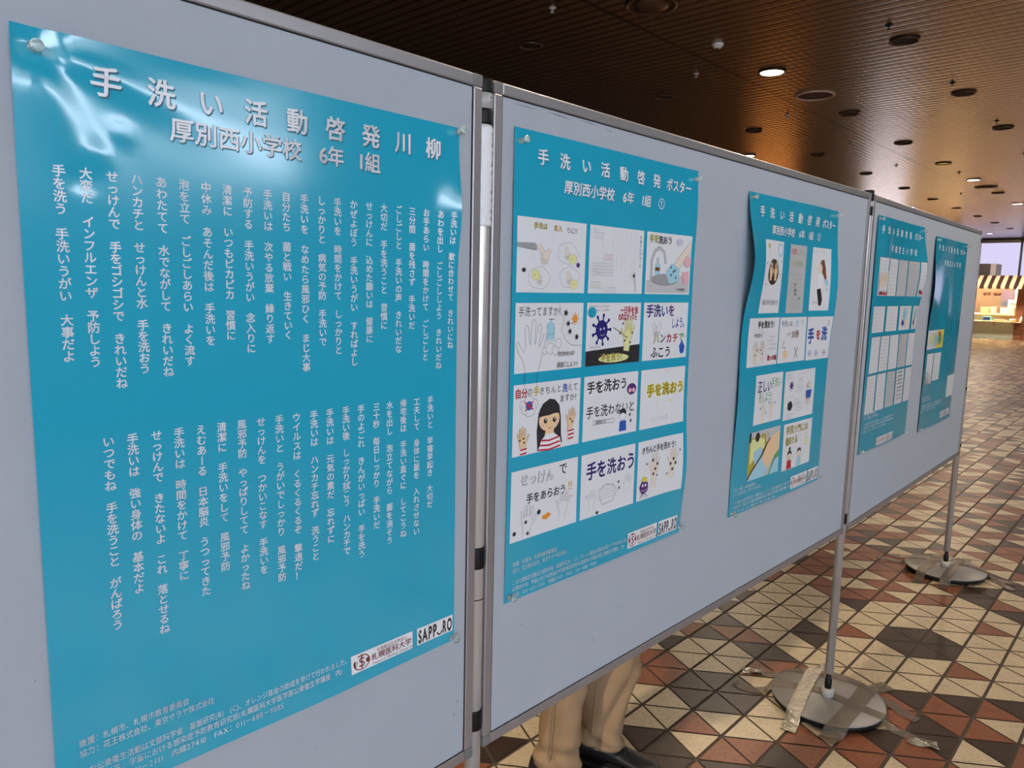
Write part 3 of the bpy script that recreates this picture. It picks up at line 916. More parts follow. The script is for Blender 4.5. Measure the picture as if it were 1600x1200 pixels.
# ---- drawings
def head_title(p, x, y, no, school='厚別西小学校', em=0.030, xs=None):
    for ch, cx in zip('手洗い活動啓発', xs or (0.073, 0.133, 0.196, 0.256, 0.319, 0.381, 0.442)):
        p.line(cx - em / 2, y, em, ch, 'title_character', 0.016, shadow=True)
    p.line(0.481, y + 0.002, 0.0285, 'ポスター', 'title_text', 0.014, shadow=True, sx=0.9)
    if no:
        p.line(0.133, 0.087, 0.0262, school, 'class_text', 0.014, shadow=True)
        p.line(0.320, 0.087, 0.0265, '6', 'class_text', 0.014); p.line(0.334, 0.087, 0.0255, '年', 'class_text', 0.014, shadow=True)
        p.line(0.386, 0.087, 0.0265, '1', 'class_text', 0.014); p.line(0.398, 0.087, 0.0255, '組', 'class_text', 0.014, shadow=True)
        p.line(0.452, 0.087, 0.0275, no, 'class_text', 0.004)


def lift2(a, b):
    z = 0.001 + 0.0012 * (1 + sin(9 * a + 5 * b)) + 0.004 * gauss(a, 0.61, 0.05) * gauss(b, 0.10, 0.08) + 0.010 * gauss(a, 0.62, 0.06) * gauss(b, 0.70, 0.10)
    z += 0.003 * gauss(b, 0.06, 0.03) * gauss(a, 0.3, 0.2)
    return z


P2 = Poster(2, 0.050, 1.134, 0.613, 0.866, lift2, 'teal poster with a large grid of twelve drawings, on the left of the middle board')
head_title(P2, 0, 0.042, '①')
cx_ = [(0.010, 0.205), (0.217, 0.405), (0.417, 0.597)]
cy_ = [(0.150, 0.284), (0.303, 0.431), (0.452, 0.586), (0.614, 0.751)]
cells = [(cx_[c][0], cy_[r][0], cx_[c][1], cy_[r][1]) for r in range(4) for c in range(3)]
D = [P2.drawing(*c) for c in cells]
d = D[0]
d.text(0.22, 0.10, 0.0125, '手洗は', 'olive', 0.03, jit=0.06); d.text(0.50, 0.11, 0.0125, '念入', 'gold', 0.03, jit=0.06); d.text(0.69, 0.12, 0.0125, 'りに!!', 'ink', 0.01, jit=0.05)
d.poly([(0.0, 0.34), (0.24, 0.33), (0.27, 0.36), (0.27, 0.43), (0.22, 0.43), (0.22, 0.39), (0.0, 0.40)], 'grey')
for (x, y) in ((0.72, 0.44), (0.31, 0.80), (0.76, 0.78)):
    d.ell(x, y, 0.15, 0.15, None, 'grey', 0.0008, 0.05); d.hand(x - 0.01, y, 0.016, 2.2 + x, 'paleskin', 'grey')
d.hand(0.36, 0.48, 0.024, 2.5, 'paleskin', 'grey'); d.hand(0.40, 0.50, 0.022, -2.4, 'paleskin', 'grey', -1)
for (x, y) in ((0.80, 0.52), (0.26, 0.76), (0.83, 0.88)): d.ell(x, y, 0.06, 0.07, 'lyellow', 'olive', 0.0005); d.text(x - 0.04, y, 0.004, '手首', 'olive')
for (x, y, r) in ((0.50, 0.24, 0.03), (0.91, 0.42, 0.022), (0.21, 0.52, 0.03), (0.52, 0.89, 0.03)): d.ell(x, y, r, r * 1.3, None, 'lgrey', 0.0005)
d.ell(0.885, 0.60, 0.028, 0.035, 'purple'); d.ell(0.095, 0.70, 0.028, 0.03, 'ink', wob=0.15)
d = D[1]
d.text(0.945, 0.08, 0.0085, '手あらいのルール', 'ink', 0.01, vert=True, jit=0.06); d.scrib(0.38, 0.06, 0.86, 0.95, 6, 'lgrey', 0.0006, True, 3)
d.text(0.04, 0.06, 0.006, '粗洗浴', 'lgrey')
for (x, y, w_, c) in ((0.04, 0.10, 0.19, 'grey'), (0.24, 0.41, 0.17, 'red'), (0.03, 0.83, 0.17, 'olive'), (0.32, 0.91, 0.16, 'grey')):
    d.line([(x, y), (x + w_, y), (x + w_, y + 0.09), (x, y + 0.09)], 0.0005, 'grey', True)
    for q in range(6): d.line([(x + w_ * q / 6, y + 0.09), (x + w_ * (q + 1) / 6, y)], 0.0006, c)
for q in range(5): d.line([(0.04, 0.55 + 0.045 * q), (0.40, 0.55 + 0.045 * q)], 0.0005, 'grey')
for q in range(13): d.line([(0.04 + 0.03 * q, 0.55), (0.04 + 0.03 * q, 0.73)], 0.0004, 'grey')
for q in range(6): d.line([(0.05 + 0.02 * q, 0.61 + 0.02 * q), (0.10 + 0.02 * q, 0.70)], 0.0007, 'lgrey')
d.line([(0.18, 0.22), (0.24, 0.34)], 0.0006, 'grey'); d.line([(0.2, 0.92), (0.32, 0.97)], 0.0006, 'grey')
d.line([(0.82, 0.66), (0.86, 0.97)], 0.0018, 'grey'); d.rect(0.80, 0.70, 0.835, 0.74, 'ink')
d = D[2]
d.poly([(0.02, 0.78), (0.65, 0.66), (0.98, 0.72), (0.98, 0.98), (0.02, 0.98)], 'lgrey'); d.ell(0.42, 0.76, 0.30, 0.09, 'grey', 'ink', 0.0007)
d.line([(0.12, 0.80), (0.12, 0.45), (0.18, 0.30), (0.28, 0.24), (0.38, 0.30), (0.42, 0.44), (0.42, 0.50)], 0.0085, 'grey')
d.line([(0.12, 0.80), (0.12, 0.45), (0.18, 0.30), (0.28, 0.24), (0.38, 0.30), (0.42, 0.44), (0.42, 0.50)], 0.0040, 'dpaper')
d.poly([(0.19, 0.50), (0.31, 0.50), (0.31, 0.68), (0.19, 0.68)], 'sky'); d.rect(0.20, 0.56, 0.30, 0.62, 'brown'); d.rect(0.22, 0.40, 0.28, 0.50, 'lgrey')
d.poly([(0.98, 0.08), (0.99, 0.26), (0.66, 0.66), (0.55, 0.58)], 'paleskin'); d.line([(0.97, 0.08), (0.55, 0.58)], 0.0008, 'ink'); d.line([(0.99, 0.26), (0.66, 0.66)], 0.0008, 'ink')
d.ell(0.60, 0.66, 0.15, 0.16, 'sky', 'grey', 0.0005, 0.08)
for (x, y) in ((0.55, 0.55), (0.64, 0.60), (0.55, 0.68), (0.66, 0.72), (0.60, 0.62)): d.virus(x, y, 0.0023, 'ink', 6)
d.poly([(0.80, 0.62), (0.96, 0.60), (0.96, 0.82), (0.84, 0.84)], 'pink'); d.ell(0.92, 0.44, 0.08, 0.10, 'pink', None); d.ell(0.72, 0.12, 0.07, 0.06, 'lav')
d.text(0.04, 0.10, 0.0185, '手を', 'olive', 0.02, jit=0.05); d.text(0.235, 0.11, 0.0185, '洗おう', 'ink', 0.012, jit=0.05)
d.text(0.68, 0.92, 0.007, 'ハンカチを忘れずに', 'ink', 0.02, jit=0.1, sx=0.6)
d = D[3]
d.text(0.04, 0.12, 0.0195, '手洗ってますか?', 'ink', 0.004, jit=0.05, sx=0.82)
d.hand(0.25, 0.78, 0.078, 0.05, None, 'ink', 1, 0.0009, 0.4)
d.ell(0.50, 0.34, 0.055, 0.05, 'sky', 'ink', 0.0007); d.rect(0.45, 0.34, 0.555, 0.54, 'sky'); d.line([(0.45, 0.34), (0.45, 0.56), (0.555, 0.56), (0.555, 0.34)], 0.0008, 'ink'); d.rect(0.485, 0.24, 0.52, 0.30, 'sky'); d.line([(0.47, 0.24), (0.55, 0.24)], 0.0014, 'ink')
d.text(0.46, 0.46, 0.006, 'ハンド', 'ink', 0.0)
for (x, y, r) in ((0.42, 0.70, 0.035), (0.50, 0.67, 0.06), (0.58, 0.70, 0.05), (0.62, 0.60, 0.05)): d.ell(x, y, r, r * 1.4, 'paper', 'ink', 0.0006, 0.06)
d.line([(0.62, 0.0), (0.64, 0.16), (0.70, 0.24), (0.66, 0.40), (0.73, 0.56), (0.82, 0.64), (0.99, 0.66)], 0.0008, 'ink')
d.virus(0.87, 0.24, 0.0075, 'orange', 8); d.virus(0.72, 0.15, 0.0048, 'ink', 7); d.virus(0.76, 0.31, 0.0040, 'ink', 7); d.virus(0.79, 0.43, 0.0040, 'ink', 7); d.virus(0.90, 0.52, 0.0042, 'ink', 7)
d.line([(0.87, 0.28), (0.80, 0.33)], 0.0008, 'red'); d.text(0.61, 0.76, 0.0105, '手を洗わないばい', 'ink', 0.01, jit=0.06, sx=0.62); d.text(0.60, 0.93, 0.0115, '清潔にしよう!!', 'ink', 0.004, jit=0.06, sx=0.85)
d = D[4]
d.text(0.04, 0.055, 0.0065, '手を洗わないとどうなる？', 'ink', 0.0, jit=0.05, sx=0.9); d.text(0.16, 0.115, 0.0055, '菌がいっぱい残る', 'ink', 0.0, jit=0.05)
d.ell(0.09, 0.15, 0.075, 0.085, 'teal'); d.text(0.05, 0.13, 0.0055, '手を', 'ink', 0.01); d.text(0.06, 0.20, 0.0055, '洗', 'ink', 0.01)
d.virus(0.27, 0.43, 0.0200, 'navy', 9); d.ell(0.25, 0.42, 0.016, 0.02, 'lav'); d.ell(0.31, 0.41, 0.016, 0.02, 'lav'); d.line([(0.25, 0.50), (0.28, 0.53), (0.33, 0.50)], 0.001, 'lav')
d.text(0.60, 0.12, 0.0165, '一日手を洗', 'red', 0.025, jit=0.07, sx=0.78); d.text(0.57, 0.23, 0.0165, 'われなかったら', 'red', 0.025, jit=0.07, sx=0.58)
d.poly([(0, 0.76), (0.22, 0.90), (0.30, 0.84), (0.6, 0.92), (0.8, 0.80), (0.9, 0.84), (1, 0.70), (1, 1), (0, 1)], 'ink')
d.hand(0.76, 0.56, 0.046, 0.12, 'lyellow', 'olive', 1, 0.001, 0.35); d.line([(0.48, 0.40), (0.56, 0.45), (0.62, 0.48), (0.70, 0.55), (0.76, 0.58)], 0.0016, 'ink')
for (x, y) in ((0.66, 0.34), (0.84, 0.50), (0.70, 0.62), (0.80, 0.66), (0.60, 0.50)): d.virus(x, y, 0.0022, 'ink', 6)
d.text(0.06, 0.70, 0.005, 'きたない手には', 'ink', 0.0); d.text(0.08, 0.75, 0.005, 'いっぱい', 'ink', 0.0)
d.ell(0.50, 0.90, 0.28, 0.07, 'lyellow'); d.text(0.26, 0.88, 0.018, '手を洗う!', 'olive', 0.03, jit=0.05, sx=0.95)
d = D[5]
for k_, (ch, c) in enumerate(zip('手洗いを', ('navy', 'navy', 'blue', 'purple'))): d.text(0.05 + 0.16 * k_, 0.14, 0.029, ch, c, 0.022, jit=0.05)
d.text(0.62, 0.36, 0.026, 'しよう。', 'blue', 0.02, jit=0.06, sx=0.62)
d.hand(0.25, 0.46, 0.021, 2.6, 'paper', 'ink'); d.hand(0.33, 0.46, 0.021, -2.6, 'paper', 'ink', -1)
for k_, (ch, c) in enumerate(zip('ハンカチで', ('olive', 'purple', 'red', 'red', 'green'))): d.text(0.22 + 0.145 * k_, 0.63, 0.024, ch, c, 0.024, jit=0.06)
d.text(0.18, 0.87, 0.027, 'ふこう', 'ink', 0.02, jit=0.06); d.poly([(0.82, 0.78), (0.88, 0.68), (0.96, 0.80), (0.93, 0.90), (0.84, 0.90)], 'blue'); d.ell(0.89, 0.86, 0.055, 0.07, 'blue')
d = D[6]
for k_, (ch, c) in enumerate(zip('自分の手きちんと洗えて', ('red', 'red', 'ink', 'gold', 'ink', 'ink', 'ink', 'ink', 'blue', 'ink', 'ink'))): d.text(0.02 + 0.086 * k_, 0.12, 0.0185 if c != 'ink' else 0.016, ch, c, 0.028 if c != 'ink' else 0.006, jit=0.05, sx=0.92)
d.text(0.67, 0.27, 0.0165, 'ますか?', 'ink', 0.006, jit=0.05, sx=0.95)
for (x, y, r) in ((0.15, 0.30, 0.06), (0.22, 0.26, 0.07), (0.29, 0.30, 0.06), (0.23, 0.35, 0.09), (0.16, 0.36, 0.05)): d.ell(x, y, r, r * 1.25, 'paper', 'ink', 0.0006)
d.ell(0.22, 0.31, 0.085, 0.10, 'paper'); d.ell(0.22, 0.31, 0.05, 0.065, 'blue'); d.line([(0.155, 0.25), (0.28, 0.37)], 0.003, 'red'); d.line([(0.28, 0.25), (0.165, 0.38)], 0.003, 'red')
hair = [(0.36, 1.0), (0.34, 0.70), (0.36, 0.44), (0.42, 0.31), (0.52, 0.25), (0.60, 0.27), (0.67, 0.36), (0.70, 0.55), (0.71, 0.80), (0.73, 0.92), (0.69, 1.0)]
d.poly(hair, 'ink'); d.poly([(0.46, 0.78), (0.60, 0.78), (0.59, 0.66), (0.48, 0.66)], 'skin')
d.ell(0.525, 0.555, 0.155, 0.165, 'skin'); d.poly([(0.37, 0.50), (0.38, 0.38), (0.52, 0.28), (0.65, 0.36), (0.68, 0.48), (0.60, 0.47), (0.52, 0.49), (0.45, 0.49)], 'ink')
for x in (0.465, 0.600): d.ell(x, 0.565, 0.026, 0.038, 'ink'); d.ell(x + 0.006, 0.55, 0.008, 0.012, 'white')
d.line([(0.50, 0.665), (0.53, 0.685), (0.57, 0.665)], 0.001, 'brown'); d.ell(0.43, 0.63, 0.02, 0.015, 'pink'); d.ell(0.635, 0.63, 0.02, 0.015, 'pink')
d.poly([(0.36, 1.0), (0.41, 0.84), (0.48, 0.76), (0.60, 0.76), (0.69, 0.84), (0.73, 1.0)], 'white')
for y in (0.83, 0.90, 0.965): d.line([(0.40 - 0.02 * (y - 0.83) * 10, y + 0.01), (0.53, y + 0.03), (0.68 + 0.02 * (y - 0.83) * 10, y)], 0.0036, 'red')
d.hand(0.14, 0.80, 0.032, -0.1, 'skin', 'brown', -1); d.hand(0.86, 0.62, 0.030, 0.15, 'skin', 'brown', 1)
for (x, y) in ((0.10, 0.78), (0.16, 0.82), (0.15, 0.76), (0.85, 0.60), (0.88, 0.64)): d.ell(x, y, 0.013, 0.016, 'dbrown')
d.poly([(0.10, 0.90), (0.20, 0.89), (0.21, 1.0), (0.11, 1.0)], 'white'); d.poly([(0.83, 0.74), (0.90, 0.74), (0.90, 0.92), (0.82, 0.93)], 'white')
for (x, y) in ((0.155, 0.915), (0.155, 0.975), (0.865, 0.77), (0.865, 0.83), (0.86, 0.89)): d.line([(x - 0.045, y + 0.005), (x + 0.045, y - 0.005)], 0.0035, 'red')
d = D[7]
d.text(0.05, 0.17, 0.0275, '手を洗おう', 'ink', 0.022, jit=0.06, sx=1.02); d.line([(0.05, 0.12), (0.16, 0.10)], 0.002, 'ink')
d.text(0.05, 0.56, 0.0265, '手を洗わないと', 'ink', 0.012, jit=0.06, sx=0.92)
d.ell(0.88, 0.28, 0.09, 0.09, 'purple', 'ink'); d.ell(0.85, 0.30, 0.03, 0.035, 'pink'); d.ell(0.92, 0.30, 0.03, 0.035, 'pink')
d.line([(0.17, 0.70), (0.52, 0.72), (0.52, 0.69), (0.58, 0.745), (0.52, 0.80), (0.52, 0.77), (0.17, 0.76)], 0.0009, 'ink', True); d.text(0.19, 0.735, 0.007, '一週間後には', 'ink', 0.01, sx=1.0)
d.ell(0.72, 0.70, 0.055, 0.07, 'white', 'ink', 0.0007); d.poly([(0.66, 0.68), (0.67, 0.60), (0.73, 0.57), (0.79, 0.62), (0.79, 0.68), (0.72, 0.65)], 'ink'); d.poly([(0.67, 0.78), (0.79, 0.78), (0.80, 0.95), (0.66, 0.95)], 'blue'); d.virus(0.86, 0.70, 0.003, 'ink', 6); d.virus(0.88, 0.80, 0.003, 'ink', 6)
d = D[8]
for off, c, b_ in ((0.0, 'yellow', 0.055), (0.0, 'olive', 0.004)): d.text(0.13, 0.36, 0.030, '手を洗おう', c, b_, sx=1.03)
d.text(0.22, 0.86, 0.0125, 'ハンカチ必携', 'lgrey', 0.0, jit=0.06); d.ell(0.56, 0.06, 0.02, 0.02, None, 'grey', 0.0005); d.ell(0.35, 0.58, 0.012, 0.02, 'yellow'); d.ell(0.68, 0.58, 0.02, 0.02, 'yellow')
d = D[9]
d.text(0.12, 0.16, 0.026, 'せっけん', 'ink', 0.02, jit=0.04, sx=0.95); d.text(0.12, 0.16, 0.026, 'せっけん', 'paper', 0.006, jit=0.0, sx=0.95)
d.text(0.70, 0.12, 0.026, 'で', 'ink', 0.012); d.text(0.22, 0.43, 0.020, '手をあらおう', 'ink', 0.02, jit=0.06, sx=0.98); d.text(0.85, 0.40, 0.024, '!!', 'gold', 0.02)
d.hand(0.24, 0.78, 0.044, 0.08, 'paper', 'ink', -1, 0.0007, 0.3); d.hand(0.78, 0.70, 0.040, 0.14, 'paper', 'ink', 1, 0.0007, 0.3)
for (x, y, r) in ((0.41, 0.67, 0.028), (0.22, 0.76, 0.02), (0.06, 0.88, 0.024), (0.25, 0.93, 0.02)): d.ell(x, y, r, r * 1.3, 'ink', wob=0.05)
d.poly([(0.46, 0.74), (0.53, 0.73), (0.53, 0.70), (0.60, 0.755), (0.53, 0.81), (0.53, 0.78), (0.46, 0.79)], 'orange'); d.line([(0.88, 0.56), (0.94, 0.58)], 0.001, 'gold'); d.line([(0.91, 0.53), (0.91, 0.61)], 0.001, 'gold')
d = D[10]
d.text(0.09, 0.27, 0.0385, '手を洗おう', 'navy', 0.02, jit=0.05, sx=0.90)
d.hand(0.20, 0.76, 0.030, 0.1, 'paper', 'grey', -1, 0.0006, 0.3); d.hand(0.86, 0.66, 0.030, 0.15, 'paper', 'grey', 1, 0.0006, 0.3)
for q in range(5): d.line([(0.34, 0.62 + 0.04 * q), (0.46, 0.56 + 0.05 * q), (0.60, 0.60 + 0.04 * q), (0.64, 0.66 + 0.03 * q)], 0.0007, 'grey')
d.line([(0.32, 0.62), (0.44, 0.54), (0.60, 0.58), (0.66, 0.70), (0.58, 0.84), (0.40, 0.86), (0.34, 0.74)], 0.0009, 'ink', True)
for (x, y) in ((0.69, 0.56), (0.70, 0.66)): d.virus(x, y, 0.0026, 'ink', 7)
d.ell(0.30, 0.96, 0.025, 0.025, 'ink'); d.ell(0.10, 0.66, 0.02, 0.03, 'lav')
d = D[11]
d.text(0.08, 0.16, 0.0175, 'きちんと手を洗おう!', 'ink', 0.028, jit=0.06, sx=0.84)
d.hand(0.38, 0.50, 0.045, 0.06, 'paleskin', 'grey', 1, 0.0007, 0.7); d.hand(0.78, 0.46, 0.040, 0.10, 'paleskin', 'grey', 1, 0.0007, 0.7)
for (x, y) in ((0.34, 0.36), (0.40, 0.52), (0.36, 0.60), (0.44, 0.44), (0.74, 0.50), (0.80, 0.42), (0.78, 0.60), (0.84, 0.50)): d.ell(x, y, 0.022, 0.028, 'ink', wob=0.1)
for (x, y) in ((0.20, 0.40), (0.44, 0.64), (0.66, 0.66), (0.92, 0.28)): d.virus(x, y, 0.0022, 'ink', 7)
d.ell(0.15, 0.78, 0.09, 0.11, 'purple', 'ink', wob=0.05); d.ell(0.12, 0.75, 0.02, 0.025, 'white'); d.ell(0.18, 0.75, 0.02, 0.025, 'white'); d.poly([(0.09, 0.68), (0.12, 0.60), (0.16, 0.67), (0.21, 0.62), (0.22, 0.70)], 'yellow'); d.line([(0.09, 0.82), (0.15, 0.85), (0.21, 0.82)], 0.0012, 'white')
for x in (0.06, 0.11, 0.18, 0.24): d.line([(0.15, 0.86), (x, 0.96)], 0.0012, 'purple')
for d in D: P2.put(d, 'drawing')
footer(P2, 0.020, 0.7945)
logos(P2, 0.3905, 0.8185, 0.5075, 0.8545, 0.5155, 0.5960)
pins(2, 0.050, 1.134, [(0.016, 0.022, 'upper left corner'), (0.602, 0.020, 'upper right corner'), (0.606, 0.852, 'lower right corner'), (0.010, 0.856, 'lower left corner')], 'the twelve drawing poster')


def lift2b(a, b):
    z = 0.001 + 0.027 * gauss(b, 0.18, 0.11) * max(0, 1 - a / 0.34) ** 2
    z += 0.016 * gauss(b, 0.24, 0.14) * max(0, (a - 0.42) / 0.19) ** 2 * (1 if a > 0.42 else 0)
    z += 0.006 * gauss(b, 0.0, 0.05) * gauss(a, 0.42, 0.12) + 0.006 * gauss(b, 0.55, 0.15) * max(0, 1 - a / 0.3) ** 2
    return z + 0.0015 * (1 + sin(8 * a + 6 * b))


P3 = Poster(2, 0.915, 1.115, 0.605, 0.866, lift2b, 'rippled teal poster of ten drawings at the right of the middle board')
head_title(P3, 0, 0.044, '②')
RB = [(0.086, 0.116, 0.218, 0.313), (0.268, 0.119, 0.386, 0.315), (0.430, 0.119, 0.560, 0.309), (0.040, 0.326, 0.231, 0.459), (0.237, 0.327, 0.422, 0.459), (0.430, 0.328, 0.600, 0.461),
      (0.107, 0.485, 0.283, 0.625), (0.299, 0.488, 0.511, 0.634), (0.093, 0.645, 0.287, 0.783), (0.312, 0.647, 0.515, 0.790)]
E = [P3.drawing(*c, paper=('dpaper' if n == 1 else 'paper')) for n, c in enumerate(RB)]
d = E[0]; d.ell(0.50, 0.43, 0.30, 0.18, 'dbrown'); d.hand(0.38, 0.44, 0.034, 0.0, 'skin', 'dbrown', -1, 0.0006, 0.3); d.hand(0.64, 0.44, 0.034, 0.0, 'skin', 'dbrown', 1, 0.0006, 0.3)
d.ell(0.84, 0.12, 0.13, 0.09, 'sky', 'blue'); d.ell(0.84, 0.12, 0.08, 0.06, 'white'); d.ell(0.20, 0.08, 0.05, 0.035, 'olive'); d.line([(0.22, 0.12), (0.24, 0.22)], 0.0012, 'olive'); d.text(0.12, 0.85, 0.0165, '毎日手を洗おう', 'ink', 0.004, jit=0.05, sx=0.92)
d.line([(0.86, 0.58), (0.80, 0.64), (0.80, 0.72), (0.92, 0.72), (0.92, 0.64), (0.86, 0.58)], 0.0008, 'sky')
for (x, y) in ((0.10, 0.32), (0.94, 0.28), (0.88, 0.46), (0.14, 0.60)): d.ell(x, y, 0.018, 0.014, 'ink')
d = E[1]; d.text(0.06, 0.10, 0.020, '元気', 'red', 0.02, jit=0.05); d.text(0.44, 0.11, 0.016, 'にすごす', 'green', 0.004, sx=0.85); d.text(0.08, 0.27, 0.018, 'ため', 'olive', 0.01); d.text(0.40, 0.27, 0.018, '手を洗う', 'green', 0.01, sx=0.8)
d.scrib(0.1, 0.4, 0.9, 0.95, 9, 'grey', 0.0007, False, 8)
for (x, y) in ((0.40, 0.58), (0.44, 0.66), (0.46, 0.72), (0.70, 0.78)): d.ell(x, y, 0.03, 0.015, 'ink')
d = E[2]; d.text(0.12, 0.06, 0.010, '手を洗って元気な', 'lgrey', 0.0, sx=0.9); d.poly([(0.44, 0.28), (0.52, 0.19), (0.66, 0.18), (0.74, 0.30), (0.78, 0.42), (0.84, 0.55), (0.76, 0.58), (0.70, 0.48), (0.62, 0.42)], 'brown')
d.ell(0.46, 0.33, 0.12, 0.08, 'paleskin'); d.poly([(0.36, 0.44), (0.52, 0.40), (0.62, 0.46), (0.58, 0.66), (0.36, 0.66)], 'white'); d.line([(0.36, 0.44), (0.34, 0.66)], 0.0008, 'grey'); d.poly([(0.36, 0.66), (0.55, 0.64), (0.66, 0.82), (0.62, 0.92), (0.50, 0.92), (0.42, 0.78)], 'ink')
d.poly([(0.68, 0.50), (0.84, 0.48), (0.92, 0.56), (0.80, 0.62)], 'sky'); d.text(0.08, 0.87, 0.009, 'ハンカチでふこう', 'ink', 0.0, sx=0.9); d.ell(0.84, 0.66, 0.03, 0.02, 'grey')
d = E[3]; d.text(0.28, 0.14, 0.021, '手を洗おう!', 'ink', 0.04, jit=0.05, sx=0.95); d.text(0.20, 0.36, 0.012, '手を洗うと', 'ink', 0.03, sx=0.9); d.hand(0.26, 0.72, 0.038, 0.0, 'paleskin', 'ink', -1, 0.0007, 0.4); d.hand(0.48, 0.70, 0.036, 0.0, 'paleskin', 'ink', 1, 0.0007, 0.4)
d.ell(0.36, 0.62, 0.30, 0.36, None, 'grey', 0.0007, 0.03); d.scrib(0.68, 0.35, 0.96, 0.7, 4, 'grey', 0.0008, False, 2); d.text(0.66, 0.85, 0.016, '洗った後', 'red', 0.03, jit=0.05, sx=0.95)
for (x, y) in ((0.24, 0.76), (0.30, 0.66), (0.48, 0.74), (0.44, 0.66)): d.ell(x, y, 0.018, 0.022, 'navy')
d = E[4]; d.text(0.06, 0.14, 0.019, '手洗いは', 'navy', 0.012, jit=0.05); d.text(0.58, 0.13, 0.022, '泡', 'sky', 0.02); d.text(0.80, 0.13, 0.016, 'で', 'ink', 0.0); d.text(0.26, 0.37, 0.012, 'しっかり', 'ink', 0.01, sx=0.7); d.text(0.46, 0.38, 0.026, '30秒', 'maroon', 0.02, sx=0.9)
d.line([(0.20, 0.50), (0.15, 0.66), (0.26, 0.66), (0.22, 0.80)], 0.0028, 'ink'); d.ell(0.26, 0.82, 0.08, 0.10, 'skin'); d.line([(0.60, 0.68), (0.72, 0.92)], 0.0032, 'maroon'); d.line([(0.72, 0.68), (0.60, 0.92)], 0.0032, 'ink')
d = E[5]; d.text(0.04, 0.44, 0.050, '手', 'blue', 0.03, sx=0.9); d.text(0.38, 0.42, 0.034, 'を', 'red', 0.03); d.text(0.60, 0.40, 0.046, '洗', 'blue', 0.03, sx=0.9); d.text(0.86, 0.08, 0.010, '富田', 'ink', 0.0, vert=True)
for (x, y) in ((0.16, 0.84), (0.44, 0.86), (0.78, 0.86)): d.ell(x, y, 0.06, 0.07, 'lav', 'navy', wob=0.1); d.line([(x - 0.08, y), (x + 0.08, y)], 0.0012, 'navy')
d = E[6]; d.text(0.08, 0.24, 0.037, '正しい', 'navy', 0.02, jit=0.05, sx=0.82); d.text(0.58, 0.19, 0.030, '手洗い', 'green', 0.01, jit=0.05, sx=0.72); d.text(0.14, 0.46, 0.032, 'をしよう!', 'green', 0.014, jit=0.05, sx=0.62)
d.hand(0.32, 0.76, 0.030, -0.05, 'paleskin', 'grey', -1, 0.0006, 0.8); d.hand(0.62, 0.72, 0.030, 0.1, 'paleskin', 'grey', 1, 0.0006, 0.8)
for (x, y) in ((0.22, 0.68), (0.44, 0.80), (0.54, 0.60), (0.76, 0.62)): d.ell(x, y, 0.018, 0.024, 'blue')
d = E[7]; d.text(0.46, 0.20, 0.018, 'VS', 'grey', 0.004, sx=1.1); d.virus(0.22, 0.30, 0.010, 'purple', 8); d.ell(0.20, 0.72, 0.08, 0.10, 'ink', wob=0.08); d.virus(0.20, 0.72, 0.008, 'ink', 8)
for (x, y, r) in ((0.48, 0.38, 0.14), (0.50, 0.76, 0.15), (0.10, 0.10, 0.09), (0.38, 0.64, 0.10)): d.ell(x, y, r, r * 0.62, None, 'grey', 0.0008); d.scrib(x - r * 0.6, y - 0.05, x + r * 0.6, y + 0.05, 2, 'grey', 0.0006, False, int(x * 90))
d.ell(0.78, 0.34, 0.05, 0.06, 'paleskin', 'ink'); d.poly([(0.70, 0.46), (0.88, 0.44), (0.84, 0.62), (0.72, 0.62)], 'blue'); d.line([(0.75, 0.62), (0.74, 0.76)], 0.003, 'orange'); d.line([(0.82, 0.62), (0.82, 0.76)], 0.003, 'orange'); d.line([(0.02, 0.55), (0.3, 0.52)], 0.0007, 'grey'); d.line([(0.36, 0.08), (0.9, 0.04)], 0.0007, 'grey'); d.scrib(0.02, 0.86, 0.36, 0.98, 2, 'grey', 0.0008, False, 5)
d = E[8]; d.poly([(0, 0), (1, 0), (1, 1), (0, 1)], 'lgrey'); d.poly([(0, 0.12), (0.5, 0.1), (0.62, 0.42), (0.0, 0.9)], 'olive'); d.poly([(0.05, 0.15), (0.5, 0.14), (0.5, 0.38), (0.05, 0.66)], 'lyellow'); d.poly([(0.16, 0.42), (0.40, 0.34), (0.46, 0.50), (0.22, 0.72)], 'sky')
d.poly([(0.66, 0.2), (1, 0.1), (1, 0.5), (0.62, 0.84), (0.40, 0.80), (0.52, 0.46)], 'skin'); d.poly([(0.0, 1.0), (0.42, 0.6), (0.62, 0.86), (0.5, 1.0)], 'sky'); d.poly([(0.66, 1.0), (0.84, 0.62), (1, 0.5), (1, 1)], 'green'); d.poly([(0.70, 1.0), (0.86, 0.72), (1, 0.66), (1, 1)], 'sky')
d.line([(0.0, 0.96), (0.16, 0.78), (0.40, 0.56), (0.56, 0.34), (0.68, 0.20)], 0.006, 'ink'); d.ell(0.26, 0.12, 0.07, 0.10, 'ink'); d.text(0.38, 0.13, 0.019, '洗おう!', 'olive', 0.02, jit=0.05, sx=0.85); d.rect(0, 0, 0.06, 0.2, 'ink')
d = E[9]; d.text(0.08, 0.15, 0.0265, '手洗う門には', 'olive', 0.03, jit=0.05, sx=0.98); d.text(0.08, 0.38, 0.0265, '福来たる', 'olive', 0.03, jit=0.05, sx=0.80)
for (x, y, c) in ((0.24, 0.70, 'red'), (0.58, 0.70, 'sky')): d.ell(x, y, 0.08, 0.09, 'paleskin', 'ink', 0.0008); d.poly([(x - 0.08, y - 0.01), (x - 0.06, y - 0.09), (x, y - 0.11), (x + 0.06, y - 0.09), (x + 0.08, y - 0.01), (x, y - 0.05)], 'ink'); d.poly([(x - 0.09, 0.99), (x - 0.07, 0.80), (x + 0.07, 0.80), (x + 0.09, 0.99)], c)
